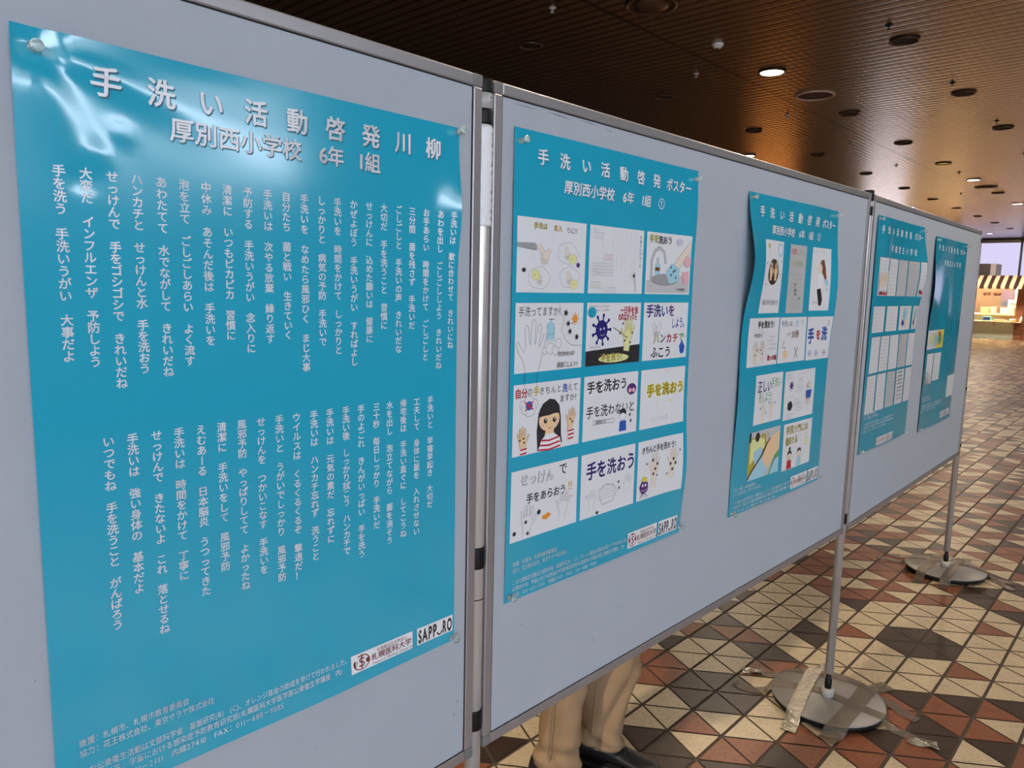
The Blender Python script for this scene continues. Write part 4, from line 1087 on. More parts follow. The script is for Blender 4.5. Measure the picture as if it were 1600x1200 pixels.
d.ell(0.24, 0.56, 0.035, 0.05, 'ink'); d.ell(0.82, 0.36, 0.05, 0.06, 'paper', 'ink', 0.0008); d.poly([(0.76, 0.44), (0.90, 0.44), (0.88, 0.56), (0.78, 0.56)], 'lyellow'); d.text(0.36, 0.75, 0.008, 'ピカ', 'grey'); d.text(0.70, 0.72, 0.008, 'ピカ', 'grey')
for (x, y) in ((0.08, 0.55), (0.08, 0.95), (0.70, 0.90)): d.line([(x - 0.03, y), (x + 0.03, y)], 0.001, 'gold'); d.line([(x, y - 0.04), (x, y + 0.04)], 0.001, 'gold')
for d in E: P3.put(d, 'drawing')
footer(P3, 0.022, 0.7960)
logos(P3, 0.385, 0.818, 0.506, 0.858, 0.515, 0.597)
pins(2, 0.915, 1.115, [(0.018, 0.014, 'upper left corner'), (0.590, 0.014, 'upper right corner'), (0.592, 0.852, 'lower right corner'), (0.012, 0.857, 'lower left corner')], 'the rippled poster')


# ---- two posters on the far board
def lift3(a, b):
    return 0.001 + 0.0015 * (1 + sin(10 * a + 5 * b)) + 0.026 * gauss(b, 0.18, 0.12) * max(0, (a - 0.30) / 0.31) ** 2 + 0.004 * gauss(a, 0.12, 0.06) * gauss(b, 0.08, 0.1)


def lift4(a, b):
    return 0.001 + 0.002 * (1 + sin(12 * a + 4 * b)) + 0.012 * gauss(b, 0.22, 0.12) * max(0, 1 - a / 0.3) ** 2 + 0.006 * gauss(a, 0.30, 0.10) * gauss(b, 0.35, 0.2)


def far_title(p):
    for k_, ch in enumerate('手洗い活動啓発'): p.line(0.060 + 0.060 * k_ - 0.0145, 0.045, 0.029, ch, 'title_character', 0.016)
    p.line(0.475, 0.045, 0.029, 'ポスター', 'title_text', 0.014, sx=0.9)
    for k_, ch in enumerate('手稲宮丘小学校'): p.line(0.190 + 0.050 * k_ - 0.014, 0.108, 0.028, ch, 'class_text', 0.014)


P4 = Poster(3, 0.060, 1.136, 0.610, 0.862, lift3, 'teal poster with four rows of narrow sheets, on the left of the far board')
far_title(P4)
RC = [[(0.052 + 0.124 * q, 0.143, 0.052 + 0.124 * q + 0.112, 0.282) for q in range(5)],
      [(0.028 + 0.170 * q, 0.320, 0.028 + 0.170 * q + 0.143, 0.416) for q in range(4)],
      [(0.038 + 0.118 * q, 0.432, 0.038 + 0.118 * q + 0.106, 0.566) for q in range(5)],
      [(0.030 + 0.121 * q, 0.575, 0.030 + 0.121 * q + 0.104, 0.716) for q in range(5)]]
sd = 20
for r_, row in enumerate(RC):
    for q, c in enumerate(row):
        c = (c[0], c[1], min(c[2], 0.606), c[3])
        d = P4.drawing(*c, paper='lgrey' if (r_, q) in ((0, 2), (0, 3), (2, 3), (3, 2)) else 'paper'); sd += 1
        d.line([(0, 0), (1, 0)], 0.0014, 'ink'); d.line([(1, 0), (1, 1)], 0.0012, 'ink')
        d.scrib(0.06, 0.05, 0.94, 0.95, 9 if r_ != 1 else 6, 'grey' if (q + r_) % 2 else 'lgrey', 0.0011, False, sd)
        if r_ == 0 and q == 0:
            d.rect(0.05, 0.35, 0.95, 0.85, 'paper'); d.hand(0.30, 0.62, 0.038, 0, 'skin', 'brown', -1, 0.0006, 0.3); d.hand(0.68, 0.58, 0.038, 0, 'skin', 'brown', 1, 0.0006, 0.3); d.rect(0.08, 0.90, 0.92, 0.97, 'red'); d.ell(0.3, 0.92, 0.1, 0.04, 'ink')
        if r_ == 1 and q >= 2: d.ell(0.5, 0.35, 0.16, 0.25, 'sky', 'ink'); d.ell(0.62, 0.7, 0.2, 0.16, 'paleskin'); d.ell(0.3, 0.7, 0.1, 0.12, 'blue')
        if r_ == 0 and q == 4: d.ell(0.3, 0.86, 0.14, 0.06, 'ink'); d.ell(0.6, 0.90, 0.2, 0.05, 'red')
        if r_ == 3 and q == 3:
            for y in range(8): d.line([(0.1, 0.08 + 0.11 * y), (0.75, 0.06 + 0.11 * y)], 0.003, 'ink')
        P4.put(d, 'drawing')
footer(P4, 0.040, 0.7200)
logos(P4, 0.205, 0.826, 0.330, 0.856, 0.335, 0.410)
pins(3, 0.060, 1.136, [(0.018, 0.012, 'upper left corner'), (0.592, 0.016, 'upper right corner'), (0.590, 0.850, 'lower right corner'), (0.010, 0.852, 'lower left corner')], 'the many sheets poster')
P5 = Poster(3, 0.874, 1.114, 0.605, 0.864, lift4, 'mostly empty teal poster, few sheets low down, at the right of the far board')
far_title(P5)
d = P5.drawing(0.010, 0.410, 0.285, 0.494); d.rect(0.62, 0, 1, 1, 'yellow'); d.ell(0.3, 0.45, 0.22, 0.3, 'lyellow', 'grey', wob=0.06); d.ell(0.55, 0.55, 0.12, 0.3, 'sky', 'ink'); d.ell(0.8, 0.5, 0.1, 0.3, 'green', 'ink'); d.ell(0.75, 0.2, 0.06, 0.1, 'red'); d.scrib(0.05, 0.1, 0.9, 0.9, 6, 'grey', 0.0012, False, 4); P5.put(d, 'drawing')
d = P5.drawing(0.033, 0.515, 0.152, 0.655); d.poly([(0, 0.55), (0.5, 0.62), (0.9, 0.8), (1, 1), (0, 1)], 'lgrey'); d.poly([(0, 0.72), (0.4, 0.78), (0.6, 1), (0, 1)], 'grey'); d.line([(0, 1), (1, 1)], 0.002, 'ink'); P5.put(d, 'drawing')
d = P5.drawing(0.166, 0.517, 0.280, 0.645); d.scrib(0.1, 0.06, 0.9, 0.95, 8, 'grey', 0.001, False, 66); P5.put(d, 'drawing')
d = P5.drawing(0.455, 0.643, 0.603, 0.750); d.scrib(0.1, 0.1, 0.9, 0.9, 5, 'lgrey', 0.001, False, 67); P5.put(d, 'drawing')
footer(P5, 0.022, 0.7150)
logos(P5, 0.372, 0.812, 0.488, 0.842, 0.494, 0.575)
pins(3, 0.874, 1.114, [(0.018, 0.014, 'upper left corner'), (0.588, 0.014, 'upper right corner'), (0.588, 0.848, 'lower right corner'), (0.012, 0.852, 'lower left corner')], 'the mostly empty far poster')

# collar mark on the first stand
_i = Ink(0, 0, 1, 1)
_i.ell(0, -0.0045, 0.0016, 0.0016, 'ink'); _i.text(-0.0022, 0.0035, 0.0075, '1', 'ink', 0.03, absolute=True)
_R = 0.0150 + 0.0026


def _cw(a, b, dl):
    an = a / _R; return Vector((_R * sin(an), -_R * cos(an), -b))


mk = _i.build('collar_number', _cw, ST1, 0)
mk.location = (0, 0, ZB + 1.164); mk.rotation_euler = (0, 0, 0.12)


# ------------------------------------------------------------------ tape over the stand bases
def tape_material():
    m = mat('brown_clear_tape', (0.19, 0.16, 0.13), 0.16, metal=0.25, bump=(90, 0.9))
    nt = m.node_tree; b = nt.nodes['Principled BSDF']; out = nt.nodes['Material Output']
    tr = nt.nodes.new('ShaderNodeBsdfTransparent'); tr.inputs[0].default_value = (0.85, 0.78, 0.68, 1)
    mx = nt.nodes.new('ShaderNodeMixShader'); mx.inputs[0].default_value = 0.62
    nt.links.new(tr.outputs[0], mx.inputs[1]); nt.links.new(b.outputs[0], mx.inputs[2]); nt.links.new(mx.outputs[0], out.inputs[0])
    return m


M['tape'] = tape_material()
M['tape_silver'] = mat('crinkled_tape', (0.52, 0.48, 0.40), 0.18, metal=0.7, bump=(70, 1.0))


def tape(pts, label, centre, width=0.048, crinkle=0.003, m='tape', seed=1, raise_=0.0):
    """strip along floor points that drapes over the round base at centre"""
    r = random.Random(seed)
    P = [Vector(p) for p in pts]
    Q = []
    for a, b in zip(P, P[1:]):
        n = max(2, int((b - a).length / 0.008))
        Q += [a + (b - a) * i / n for i in range(n)]
    Q.append(P[-1])
    # smooth the path a little
    for _ in range(6): Q = [Q[0]] + [(Q[i - 1] + Q[i] * 2 + Q[i + 1]) / 4 for i in range(1, len(Q) - 1)] + [Q[-1]]
    c = Vector(centre)

    def ht(p):
        dd = (p - c).length
        if dd < 0.203: return 0.0352
        return max(0.0016, 0.0350 * (1 - (dd - 0.203) / 0.018) if dd < 0.221 else 0.0016)
    bm = bmesh.new(); rows = []; K = 6
    ph = [r.uniform(0, 6) for _ in range(4)]
    for i, p in enumerate(Q):
        d = (Q[min(i + 1, len(Q) - 1)] - Q[max(i - 1, 0)]).normalized(); nn = Vector((-d.y, d.x))
        row = []
        for k in range(K + 1):
            f = k / K - 0.5
            q = p + nn * width * f
            off = (q - c).length > 0.212
            z = ht(q) + raise_ + (crinkle if off else crinkle * 0.12) * (0.5 + 0.5 * sin(i * 0.75 + ph[0] + 3 * f)) * (0.4 + 0.6 * r.random())
            row.append(bm.verts.new((q.x, q.y, z)))
        rows.append(row)
    for a, b in zip(rows, rows[1:]):
        for k in range(K):
            f = bm.faces.new([a[k], b[k], b[k + 1], a[k + 1]]); f.smooth = True
    bmesh.ops.recalc_face_normals(bm, faces=bm.faces[:])
    me = bpy.data.meshes.new('tape_strip'); bm.to_mesh(me); bm.free()
    tag(link('tape_strip', me, None, [M[m]]), label, 'tape', 'packing tape over the stand bases')


C1 = (p2.x, p2.y); C2 = (p3.x, p3.y)
tape([(0.905, 2.735), (0.945, 2.685), (1.03, 2.685), (1.19, 2.64), (1.32, 2.50), (1.40, 2.425), (1.44, 2.37), (1.485, 2.355)], 'long packing tape strip crossing in front of the pole on the near taped base', C1, seed=1)
tape([(1.02, 2.81), (1.09, 2.80), (1.16, 2.79), (1.33, 2.73), (1.45, 2.63), (1.475, 2.535), (1.50, 2.50)], 'packing tape strip crossing behind the pole on the near taped base', C1, seed=2, raise_=0.0006)
tape([(1.105, 2.365), (1.17, 2.41), (1.29, 2.54), (1.43, 2.70), (1.51, 2.735)], 'wide brown tape strip running front to back, right of the near pole', C1, 0.062, seed=3, raise_=0.0012)
tape([(0.995, 2.415), (1.05, 2.50), (1.155, 2.665), (1.27, 2.83), (1.34, 2.88)], 'shiny wrinkled golden tape strip left of the near pole', C1, 0.052, 0.004, 'tape_silver', seed=4, raise_=0.0016)
tape([(1.395, 2.375), (1.43, 2.36), (1.485, 2.345)], 'short crumpled silver tape end on the floor, front right of the near base', C1, 0.036, 0.012, 'tape_silver', seed=5)
tape([(0.965, 2.83), (1.00, 2.825), (1.045, 2.82)], 'small crumpled tape scrap on the floor behind the left of the near base', C1, 0.04, 0.012, 'tape_silver', seed=6)
tape([(2.165, 4.17), (2.26, 4.11), (2.40, 4.07), (2.60, 3.975), (2.66, 3.88), (2.73, 3.80)], 'tape strip crossing left to right on the far stand base, in front of the pole', C2, seed=7)
tape([(2.25, 4.225), (2.32, 4.18), (2.48, 4.14), (2.58, 4.03), (2.64, 3.88), (2.66, 3.72)], 'tape strip crossing behind the pole on the far stand base', C2, seed=8, raise_=0.0006)
tape([(2.19, 3.79), (2.28, 3.90), (2.42, 4.05), (2.58, 4.21)], 'tape strip over the left part of the far stand base', C2, seed=9, raise_=0.0012)
tape([(2.28, 3.715), (2.365, 3.81), (2.53, 4.015), (2.70, 4.17)], 'tape strip over the middle of the far stand base, beside the pole', C2, 0.05, seed=10, raise_=0.0018)

# ------------------------------------------------------------------ the person behind the middle board
FD = Vector((0.962, -0.272, 0)); LD = Vector((0.272, 0.962, 0))       # facing direction and the person's left
PX = Vector((0.235, 2.165, 0))


def pv(f, l, z): return PX + FD * f + LD * l + Vector((0, 0, z))


def remesh_object(mb, name, vox, mats, parent, smooth=2):
    bmesh.ops.recalc_face_normals(mb.bm, faces=mb.bm.faces[:])
    me = bpy.data.meshes.new('tmp'); mb.bm.to_mesh(me); mb.bm.free()
    o = bpy.data.objects.new('tmp', me); COL.objects.link(o)
    r = o.modifiers.new('r', 'REMESH'); r.mode = 'VOXEL'; r.voxel_size = vox; r.use_smooth_shade = True
    sm = o.modifiers.new('s', 'SMOOTH'); sm.factor = 0.5; sm.iterations = smooth
    bpy.context.view_layer.update(); dg = bpy.context.evaluated_depsgraph_get()
    m2 = bpy.data.meshes.new_from_object(o.evaluated_get(dg)); m2.name = name
    bpy.data.objects.remove(o); bpy.data.meshes.remove(me)
    m2.materials.clear()
    return link(name, m2, parent, mats, True)


person = thing('person', 'person behind the middle board, only beige chinos and black lace up shoe showing under it', 'person', PX)
inv = Matrix.Translation(-PX)
M['skin'] = mat('skin', (0.55, 0.34, 0.24), 0.5)
M['chino'] = mat('beige_cotton', (0.27, 0.175, 0.095), 0.85, noise=(25, 0.08), bump=(300, 0.2))
M['jacket'] = mat('dark_grey_knit', (0.06, 0.065, 0.075), 0.85, bump=(200, 0.3))
M['hair'] = mat('black_hair', (0.012, 0.010, 0.009), 0.45)
M['leather'] = mat('black_leather', (0.010, 0.010, 0.011), 0.38, bump=(150, 0.15))
M['sole'] = mat('black_rubber', (0.008, 0.008, 0.008), 0.7)
hipz = 0.86
AL = (0.055, 0.075); AR = (-0.055, -0.075)                            # ankle offsets (forward, left) of left and right leg
mb = MB()
lift_c = 0.0
for (af, al) in (AL, AR):
    sgn = 1 if al > 0 else -1
    mb.limb([pv(af, al, 0.05), pv(af + 0.015, al, 0.28), pv(af + 0.035, sgn * 0.085, 0.46), pv(0.03, sgn * 0.088, 0.66), pv(0.0, sgn * 0.085, hipz)], [0.036, 0.052, 0.055, 0.072, 0.085])
    # arm hanging, slightly bent, and hand
    sh, el, wr = pv(0.0, sgn * 0.185, 1.36), pv(-0.03, sgn * 0.225, 1.08), pv(0.06, sgn * 0.235, 0.85)
    mb.limb([pv(0, sgn * 0.11, 1.365), sh + Vector((0, 0, -0.01)), (sh + el) / 2, el, (el + wr) / 2, wr], [0.042, 0.045, 0.041, 0.037, 0.035, 0.026])
    hc = wr + Vector((0, 0, -0.045)) + FD * 0.015
    mb.limb([wr, hc, hc + Vector((0, 0, -0.045)) + FD * 0.01], [(0.026, 0.018), (0.040, 0.015), (0.038, 0.013)])
    for q, ln_ in enumerate((0.062, 0.072, 0.068, 0.052)):
        b0 = hc + Vector((0, 0, -0.045)) + FD * (0.036 - 0.021 * q)
        mb.limb([b0, b0 + Vector((0, 0, -ln_ * 0.5)) + FD * 0.004, b0 + Vector((0, 0, -ln_)) - LD * sgn * 0.012], [0.0095, 0.0088, 0.0065], 10)
    tb = hc + FD * 0.034
    mb.limb([tb, tb + FD * 0.024 + Vector((0, 0, -0.022)), tb + FD * 0.030 + Vector((0, 0, -0.055))], [0.012, 0.010, 0.0075], 10)
mb.limb([pv(0, 0, 0.80), pv(0, 0, 0.92), pv(0.01, 0, 1.08), pv(0.0, 0, 1.26), pv(-0.01, 0, 1.38), pv(-0.005, 0, 1.44)], [(0.12, 0.08), (0.145, 0.095), (0.125, 0.085), (0.148, 0.095), (0.135, 0.072), (0.06, 0.054)], 24)
mb.limb([pv(-0.005, 0, 1.40), pv(0.005, 0, 1.47), pv(0.012, 0, 1.52)], [0.056, 0.052, 0.052])
hd = [(1.475, 0.03, 0.030, 0.030), (1.49, 0.03, 0.050, 0.062), (1.52, 0.025, 0.064, 0.082), (1.56, 0.020, 0.071, 0.090), (1.60, 0.012, 0.075, 0.094), (1.64, 0.006, 0.074, 0.093), (1.675, 0.002, 0.062, 0.080), (1.70, 0.0, 0.038, 0.050), (1.706, 0.0, 0.015, 0.02)]
mb.loft([[pv(f + ry * cos(2 * pi * k / 28), rx * sin(2 * pi * k / 28), z) for k in range(28)] for (z, f, rx, ry) in hd])
mb.limb([pv(0.108, 0, 1.612), pv(0.116, 0, 1.590), pv(0.126, 0, 1.568), pv(0.112, 0, 1.560)], [0.008, 0.010, 0.013, 0.010], 10)   # nose
for sgn in (-1, 1):
    mb.limb([pv(0.0, sgn * 0.074, 1.555), pv(-0.004, sgn * 0.082, 1.585), pv(-0.002, sgn * 0.078, 1.612)], [(0.007, 0.012), (0.008, 0.018), (0.006, 0.012)], 10)  # ears
    mb.limb([pv(0.098, sgn * 0.048, 1.620), pv(0.106, sgn * 0.030, 1.624), pv(0.107, sgn * 0.014, 1.620)], [0.006, 0.007, 0.006], 8)   # brow
for dz in (0.0, -0.011): mb.limb([pv(0.100, -0.024, 1.535 + dz), pv(0.1125, 0, 1.536 + dz), pv(0.100, 0.024, 1.535 + dz)], [0.004, 0.0062, 0.004], 8)  # lips
bmesh.ops.transform(mb.bm, matrix=inv, verts=mb.bm.verts[:])
body = remesh_object(mb, 'body', 0.0065, [M['skin']], person)
mb = MB()
for sgn in (-1, 1):
    mb.mi = 0; mb.lathe([(0.0, -0.0115), (0.008, -0.008), (0.0115, 0.0), (0.008, 0.008), (0, 0.0115)], 12, mtx=inv @ Matrix.Translation(pv(0.0935, sgn * 0.031, 1.598)))
    mb.mi = 1; mb.lathe([(0.0, -0.006), (0.004, -0.004), (0.006, 0.0), (0.004, 0.004), (0, 0.006)], 12, mtx=inv @ Matrix.Translation(pv(0.1005, sgn * 0.031, 1.598)))
mb.build('eyes', [M['offwhite'], M['black']], person)
# hair cap
mb = MB()
hh = [(1.540, -0.035, 0.060, 0.050), (1.57, -0.030, 0.077, 0.066), (1.61, -0.018, 0.083, 0.085), (1.65, -0.002, 0.082, 0.099), (1.685, 0.0, 0.069, 0.086), (1.712, 0.0, 0.042, 0.055), (1.720, 0.0, 0.014, 0.02)]
mb.loft([[pv(f + ry * cos(2 * pi * k / 28), rx * sin(2 * pi * k / 28) * (1 + 0.03 * sin(7 * k)), z) for k in range(28)] for (z, f, rx, ry) in hh])
bmesh.ops.transform(mb.bm, matrix=inv, verts=mb.bm.verts[:]); remesh_object(mb, 'hair', 0.008, [M['hair']], person, 1)
# knit top
mb = MB()
mb.limb([pv(0, 0, 0.84), pv(0, 0, 0.92), pv(0.01, 0, 1.08), pv(0.0, 0, 1.26), pv(-0.01, 0, 1.38), pv(-0.005, 0, 1.43), pv(0, 0, 1.455)], [(0.178, 0.125), (0.182, 0.127), (0.168, 0.118), (0.188, 0.132), (0.178, 0.112), (0.085, 0.078), (0.066, 0.064)], 28)
for sgn in (-1, 1):
    sh, el, wr = pv(0.0, sgn * 0.185, 1.36), pv(-0.03, sgn * 0.225, 1.08), pv(0.06, sgn * 0.235, 0.85)
    mb.limb([pv(0, sgn * 0.10, 1.385), sh, (sh + el) / 2, el, (el + wr) / 2, wr + Vector((0, 0, 0.02))], [0.07, 0.068, 0.059, 0.054, 0.048, 0.042])
bmesh.ops.transform(mb.bm, matrix=inv, verts=mb.bm.verts[:]); remesh_object(mb, 'knit_top', 0.010, [M['jacket']], person, 3)


def trousers():
    mb = MB(); NS = 64
    for (af, al), hem in ((AL, 0.088), (AR, 0.070)):
        sgn = 1 if al > 0 else -1
        secs = []; nz = 90
        for i in range(nz + 1):
            f = i / nz; z = hem + (hipz + 0.02 - hem) * f
            kf = min(1, f / 0.55)
            cf = af + 0.035 * kf if f < 0.55 else (af + 0.035) * (1 - (f - 0.55) / 0.45)
            cl = al + (sgn * 0.086 - al) * min(1, f * 1.4)
            rad = (0.070 + 0.020 * gauss(z, 0.34, 0.14) if sgn > 0 else 0.062 + 0.010 * f) + 0.030 * max(0, f - 0.55)
            ring = []
            for k in range(NS):
                a = 2 * pi * k / NS
                wr_ = 0.006 * exp(-((z - hem - 0.035) / 0.03) ** 2) * sin(3 * a + 9 * z * 10) + 0.0045 * sin(2 * a + 18 * z + sgn) + 0.004 * sin(5 * a - 26 * z + 2 * sgn) * exp(-z / 0.35)
                wr_ += 0.009 * gauss(z, 0.33, 0.025) * cos(a - 0.4)
                if sgn > 0:              # long slanting crease and a turned cuff on the left leg
                    ac = -1.55 + 4.6 * (z - 0.12); da = math.atan2(sin(a - ac), cos(a - ac))
                    wr_ += -0.013 * gauss(da, 0, 0.20) * gauss(z, 0.22, 0.12) + 0.010 * gauss(da, 0.45, 0.25) * gauss(z, 0.24, 0.12)
                    wr_ += 0.005 if z < hem + 0.048 else 0
                else:                    # cloth bunched over the right shoe
                    wr_ += 0.012 * gauss(z, hem + 0.035, 0.018) * (0.6 + 0.4 * cos(a + 0.9)) - 0.007 * gauss(z, hem + 0.065, 0.014) + 0.006 * gauss(z, hem + 0.10, 0.02) * cos(a + 1.2)
                    ac = -1.9 + 1.2 * (z - 0.1); da = math.atan2(sin(a - ac), cos(a - ac)); wr_ += -0.010 * gauss(da, 0, 0.25) * gauss(z, 0.25, 0.16)
                r_ = rad + wr_ + (0.003 if i < 2 else 0) - (0.002 if i in (4, 5) else 0)
                drop = -0.010 * cos(a) * (1 - f) if i < 6 else 0      # hem dips at the heel
                ring.append(pv(cf + r_ * 1.0 * cos(a), cl + r_ * 0.88 * sin(a), z - drop * -1 * (1 if i < 6 else 0)))
            secs.append(ring)
        inner = [[pv(0, 0, 0)] * 0]
        # turn the hem inwards so that it reads as cloth with an opening
        low = secs[0]; cen = sum((Vector(p) for p in low), Vector()) / NS
        tin = [Vector(p) + (cen - Vector(p)) * 0.10 + Vector((0, 0, 0.002)) for p in low]
        up_ = [Vector(p) + (cen - Vector(p)) * 0.12 + Vector((0, 0, 0.05)) for p in low]
        mb.loft([up_, tin] + secs, cap=False)
    mb.limb([pv(0, 0, hipz - 0.08), pv(0, 0, hipz - 0.02), pv(0, 0, hipz + 0.05), pv(0, 0, hipz + 0.12)], [(0.10, 0.09), (0.172, 0.118), (0.176, 0.120), (0.165, 0.112)], 32)
    bmesh.ops.transform(mb.bm, matrix=inv, verts=mb.bm.verts[:])
    tr = mb.build('trousers', M['chino'], person)
    # side seam on each leg
    for (af, al), hem in ((AL, 0.088), (AR, 0.070)):
        sgn = 1 if al > 0 else -1
        mb = MB(); pts = []
        for i in range(18):
            z = hem + 0.03 + 0.45 * i / 17; f = (z - hem) / (hipz + 0.02 - hem)
            cf = af + 0.035 * min(1, f / 0.55); cl = al + (sgn * 0.086 - al) * min(1, f * 1.4)
            rad = (0.070 + 0.020 * gauss(z, 0.34, 0.14) if sgn > 0 else 0.062 + 0.010 * f); a = -pi / 2 - 0.25
            wr_ = 0.0045 * sin(2 * a + 18 * z + sgn) + 0.004 * sin(5 * a - 26 * z + 2 * sgn) * exp(-z / 0.35) + 0.006 * exp(-((z - hem - 0.035) / 0.03) ** 2) * sin(3 * a + 90 * z) + 0.007 * gauss(z, 0.33, 0.03) * cos(a - 0.4)
            pts.append(pv(cf + (rad + wr_) * cos(a), cl + (rad + wr_) * 0.88 * sin(a), z))
        mb.limb(pts, [0.0022] * len(pts), 6)
        bmesh.ops.transform(mb.bm, matrix=inv, verts=mb.bm.verts[:]); mb.build('side_seam', M['chino'], tr)


trousers()


def shoe(af, al, yaw):
    sh = bpy.data.objects.new('shoe_base', None)
    F = (Matrix.Rotation(yaw, 3, 'Z') @ FD); S = (Matrix.Rotation(yaw, 3, 'Z') @ LD)
    o = pv(af, al, 0)
    q = lambda f, l, z: o + F * f + S * l + Vector((0, 0, z))
    mb = MB(); N = 24
    prof = [(-0.086, 0.018, 0.055), (-0.080, 0.030, 0.085), (-0.055, 0.037, 0.098), (-0.02, 0.038, 0.100), (0.02, 0.038, 0.098), (0.055, 0.040, 0.082), (0.09, 0.044, 0.066), (0.125, 0.046, 0.054), (0.155, 0.042, 0.046), (0.178, 0.030, 0.038), (0.190, 0.012, 0.030)]
    secs = []
    for (f, w_, h_) in prof:
        ring = []
        for k in range(N):
            a = 2 * pi * k / N; c_, s2 = cos(a), sin(a)
            zz = 0.014 + (h_ - 0.014) * (0.5 + 0.5 * s2) ** 0.8
            ring.append(q(f, w_ * c_ * (1.0 - 0.25 * max(0, s2)), zz))
        secs.append(ring)
    mb.loft(secs); bmesh.ops.transform(mb.bm, matrix=inv, verts=mb.bm.verts[:])
    up = remesh_object(mb, 'shoe', 0.005, [M['leather']], person, 3)
    mb = MB(); out = []
    for (f, w_, h_) in [(-0.092, 0.012, 0), (-0.085, 0.030, 0), (-0.06, 0.040, 0), (0.0, 0.039, 0), (0.05, 0.042, 0), (0.10, 0.048, 0), (0.14, 0.048, 0), (0.175, 0.036, 0), (0.196, 0.012, 0)]: out.append((f, w_))
    ring = [(f, w_) for f, w_ in out] + [(f, -w_) for f, w_ in out[::-1]]
    mb.loft([[q(f, l, 0.0) for f, l in ring], [q(f, l, 0.020) for f, l in ring]]); bmesh.ops.transform(mb.bm, matrix=inv, verts=mb.bm.verts[:]); mb.build('sole', M['sole'], up)
    mb = MB()
    for k in range(4):
        f = 0.050 + 0.016 * k; z = 0.088 - 0.009 * k
        mb.limb([q(f, 0.020, z - 0.006), q(f + 0.004, 0.0, z + 0.001), q(f, -0.020, z - 0.006)], [0.0022] * 3, 6)
    for s3 in (-1, 1): mb.limb([q(0.048, 0, 0.094), q(0.056, s3 * 0.015, 0.103), q(0.070, s3 * 0.020, 0.088), q(0.052, 0, 0.093)], [0.0018] * 4, 6)
    bmesh.ops.transform(mb.bm, matrix=inv, verts=mb.bm.verts[:]); mb.build('laces', M['sole'], up)


shoe(AL[0] + 0.005, AL[1], -0.05); shoe(AR[0], AR[1], 0.0)

# ------------------------------------------------------------------ the food stall at the far end
US = 31.5
M['mint'] = mat('pale_mint_panel', (0.52, 0.58, 0.48), 0.5)
M['wood'] = mat('warm_wood', (0.42, 0.20, 0.08), 0.45, noise=(20, 0.2))
M['woodlight'] = mat('pale_wood', (0.62, 0.45, 0.24), 0.5, noise=(20, 0.15))
M['cream'] = mat('cream_canvas', (0.78, 0.58, 0.38), 0.8)
M['chocolate'] = mat('brown_canvas', (0.045, 0.012, 0.010), 0.8)
M['stallwall'] = mat('yellow_stall_wall', (0.88, 0.78, 0.34), 0.7)
M['brick'] = None


def brick_material():
    m = mat('brown_brick', (0.3, 0.12, 0.06), 0.8); nt = m.node_tree; b = nt.nodes['Principled BSDF']
    tc = nt.nodes.new('ShaderNodeTexCoord'); mp = nt.nodes.new('ShaderNodeMapping'); mp.inputs['Rotation'].default_value = (0, radians(90), 0)
    mp.inputs['Rotation'].default_value = (radians(90), 0, radians(90))
    br = nt.nodes.new('ShaderNodeTexBrick'); br.inputs['Scale'].default_value = 6; br.inputs['Color1'].default_value = (0.33, 0.13, 0.06, 1); br.inputs['Color2'].default_value = (0.24, 0.09, 0.05, 1); br.inputs['Mortar'].default_value = (0.10, 0.06, 0.05, 1); br.inputs['Mortar Size'].default_value = 0.03
    nt.links.new(tc.outputs['Object'], mp.inputs['Vector']); nt.links.new(mp.outputs['Vector'], br.inputs['Vector']); nt.links.new(br.outputs['Color'], b.inputs['Base Color'])
    return m


M['brick'] = brick_material()
V0, V1 = -8.2, -4.54
VC = (V0 + V1) / 2
stall = thing('food_stall', 'food stall with brown and cream striped awning and pale green counter at the far end', 'stall', hall(US, VC, 0), RZH)


def sb(mb, name, m, parent=stall): return mb.build(name, m, parent)


def Y(v): return -(v - VC)          # stall-local y of hall coordinate v


mb = MB(); mb.box(0, 0.08, Y(V1), Y(V0), 0, 0.62); sb(mb, 'counter_front', M['mint'])
mb = MB(); mb.box(0.10, 0.16, Y(V1), Y(V0), 0.62, 0.84); sb(mb, 'counter_upstand', M['mint'])
mb = MB(); mb.box(-0.02, 0.55, Y(V1), Y(V0), 0.84, 0.885, 0.006); sb(mb, 'counter_top', M['wood'])
mb = MB(); mb.box(-0.26, 0.10, Y(V1) - 0.02, Y(V0), 0.62, 0.655, 0.004); sb(mb, 'tray_shelf', M['woodlight'])
for v in (-4.75, -5.35, -5.95, -6.6, -7.3):
    mb = MB(); mb.loft([[Vector((0, Y(v) - 0.02, 0.62)), Vector((-0.2, Y(v) - 0.02, 0.62)), Vector((0, Y(v) - 0.02, 0.50))], [Vector((0, Y(v) + 0.02, 0.62)), Vector((-0.2, Y(v) + 0.02, 0.62)), Vector((0, Y(v) + 0.02, 0.50))]])
    sb(mb, 'shelf_bracket', M['wood'])
mb = MB(); mb.box(1.6, 1.7, Y(V1 + 0.6), Y(V0), 0, 2.25); sb(mb, 'back_wall', M['stallwall'])
mb = MB(); mb.box(0.02, 1.7, Y(V1 + 0.62), Y(V0), 2.2, 2.26); sb(mb, 'canopy_roof', M['stallwall'])
mb = MB(); mb.box(-0.02, 0.35, Y(-4.50), Y(-4.74), 0.0, 2.2); sb(mb, 'brick_pillar', M['brick'])
mb = MB(); mb.box(0.02, 0.35, Y(-3.6), Y(-4.50), 0.0, 2.2); sb(mb, 'brick_wall', M['brick'])
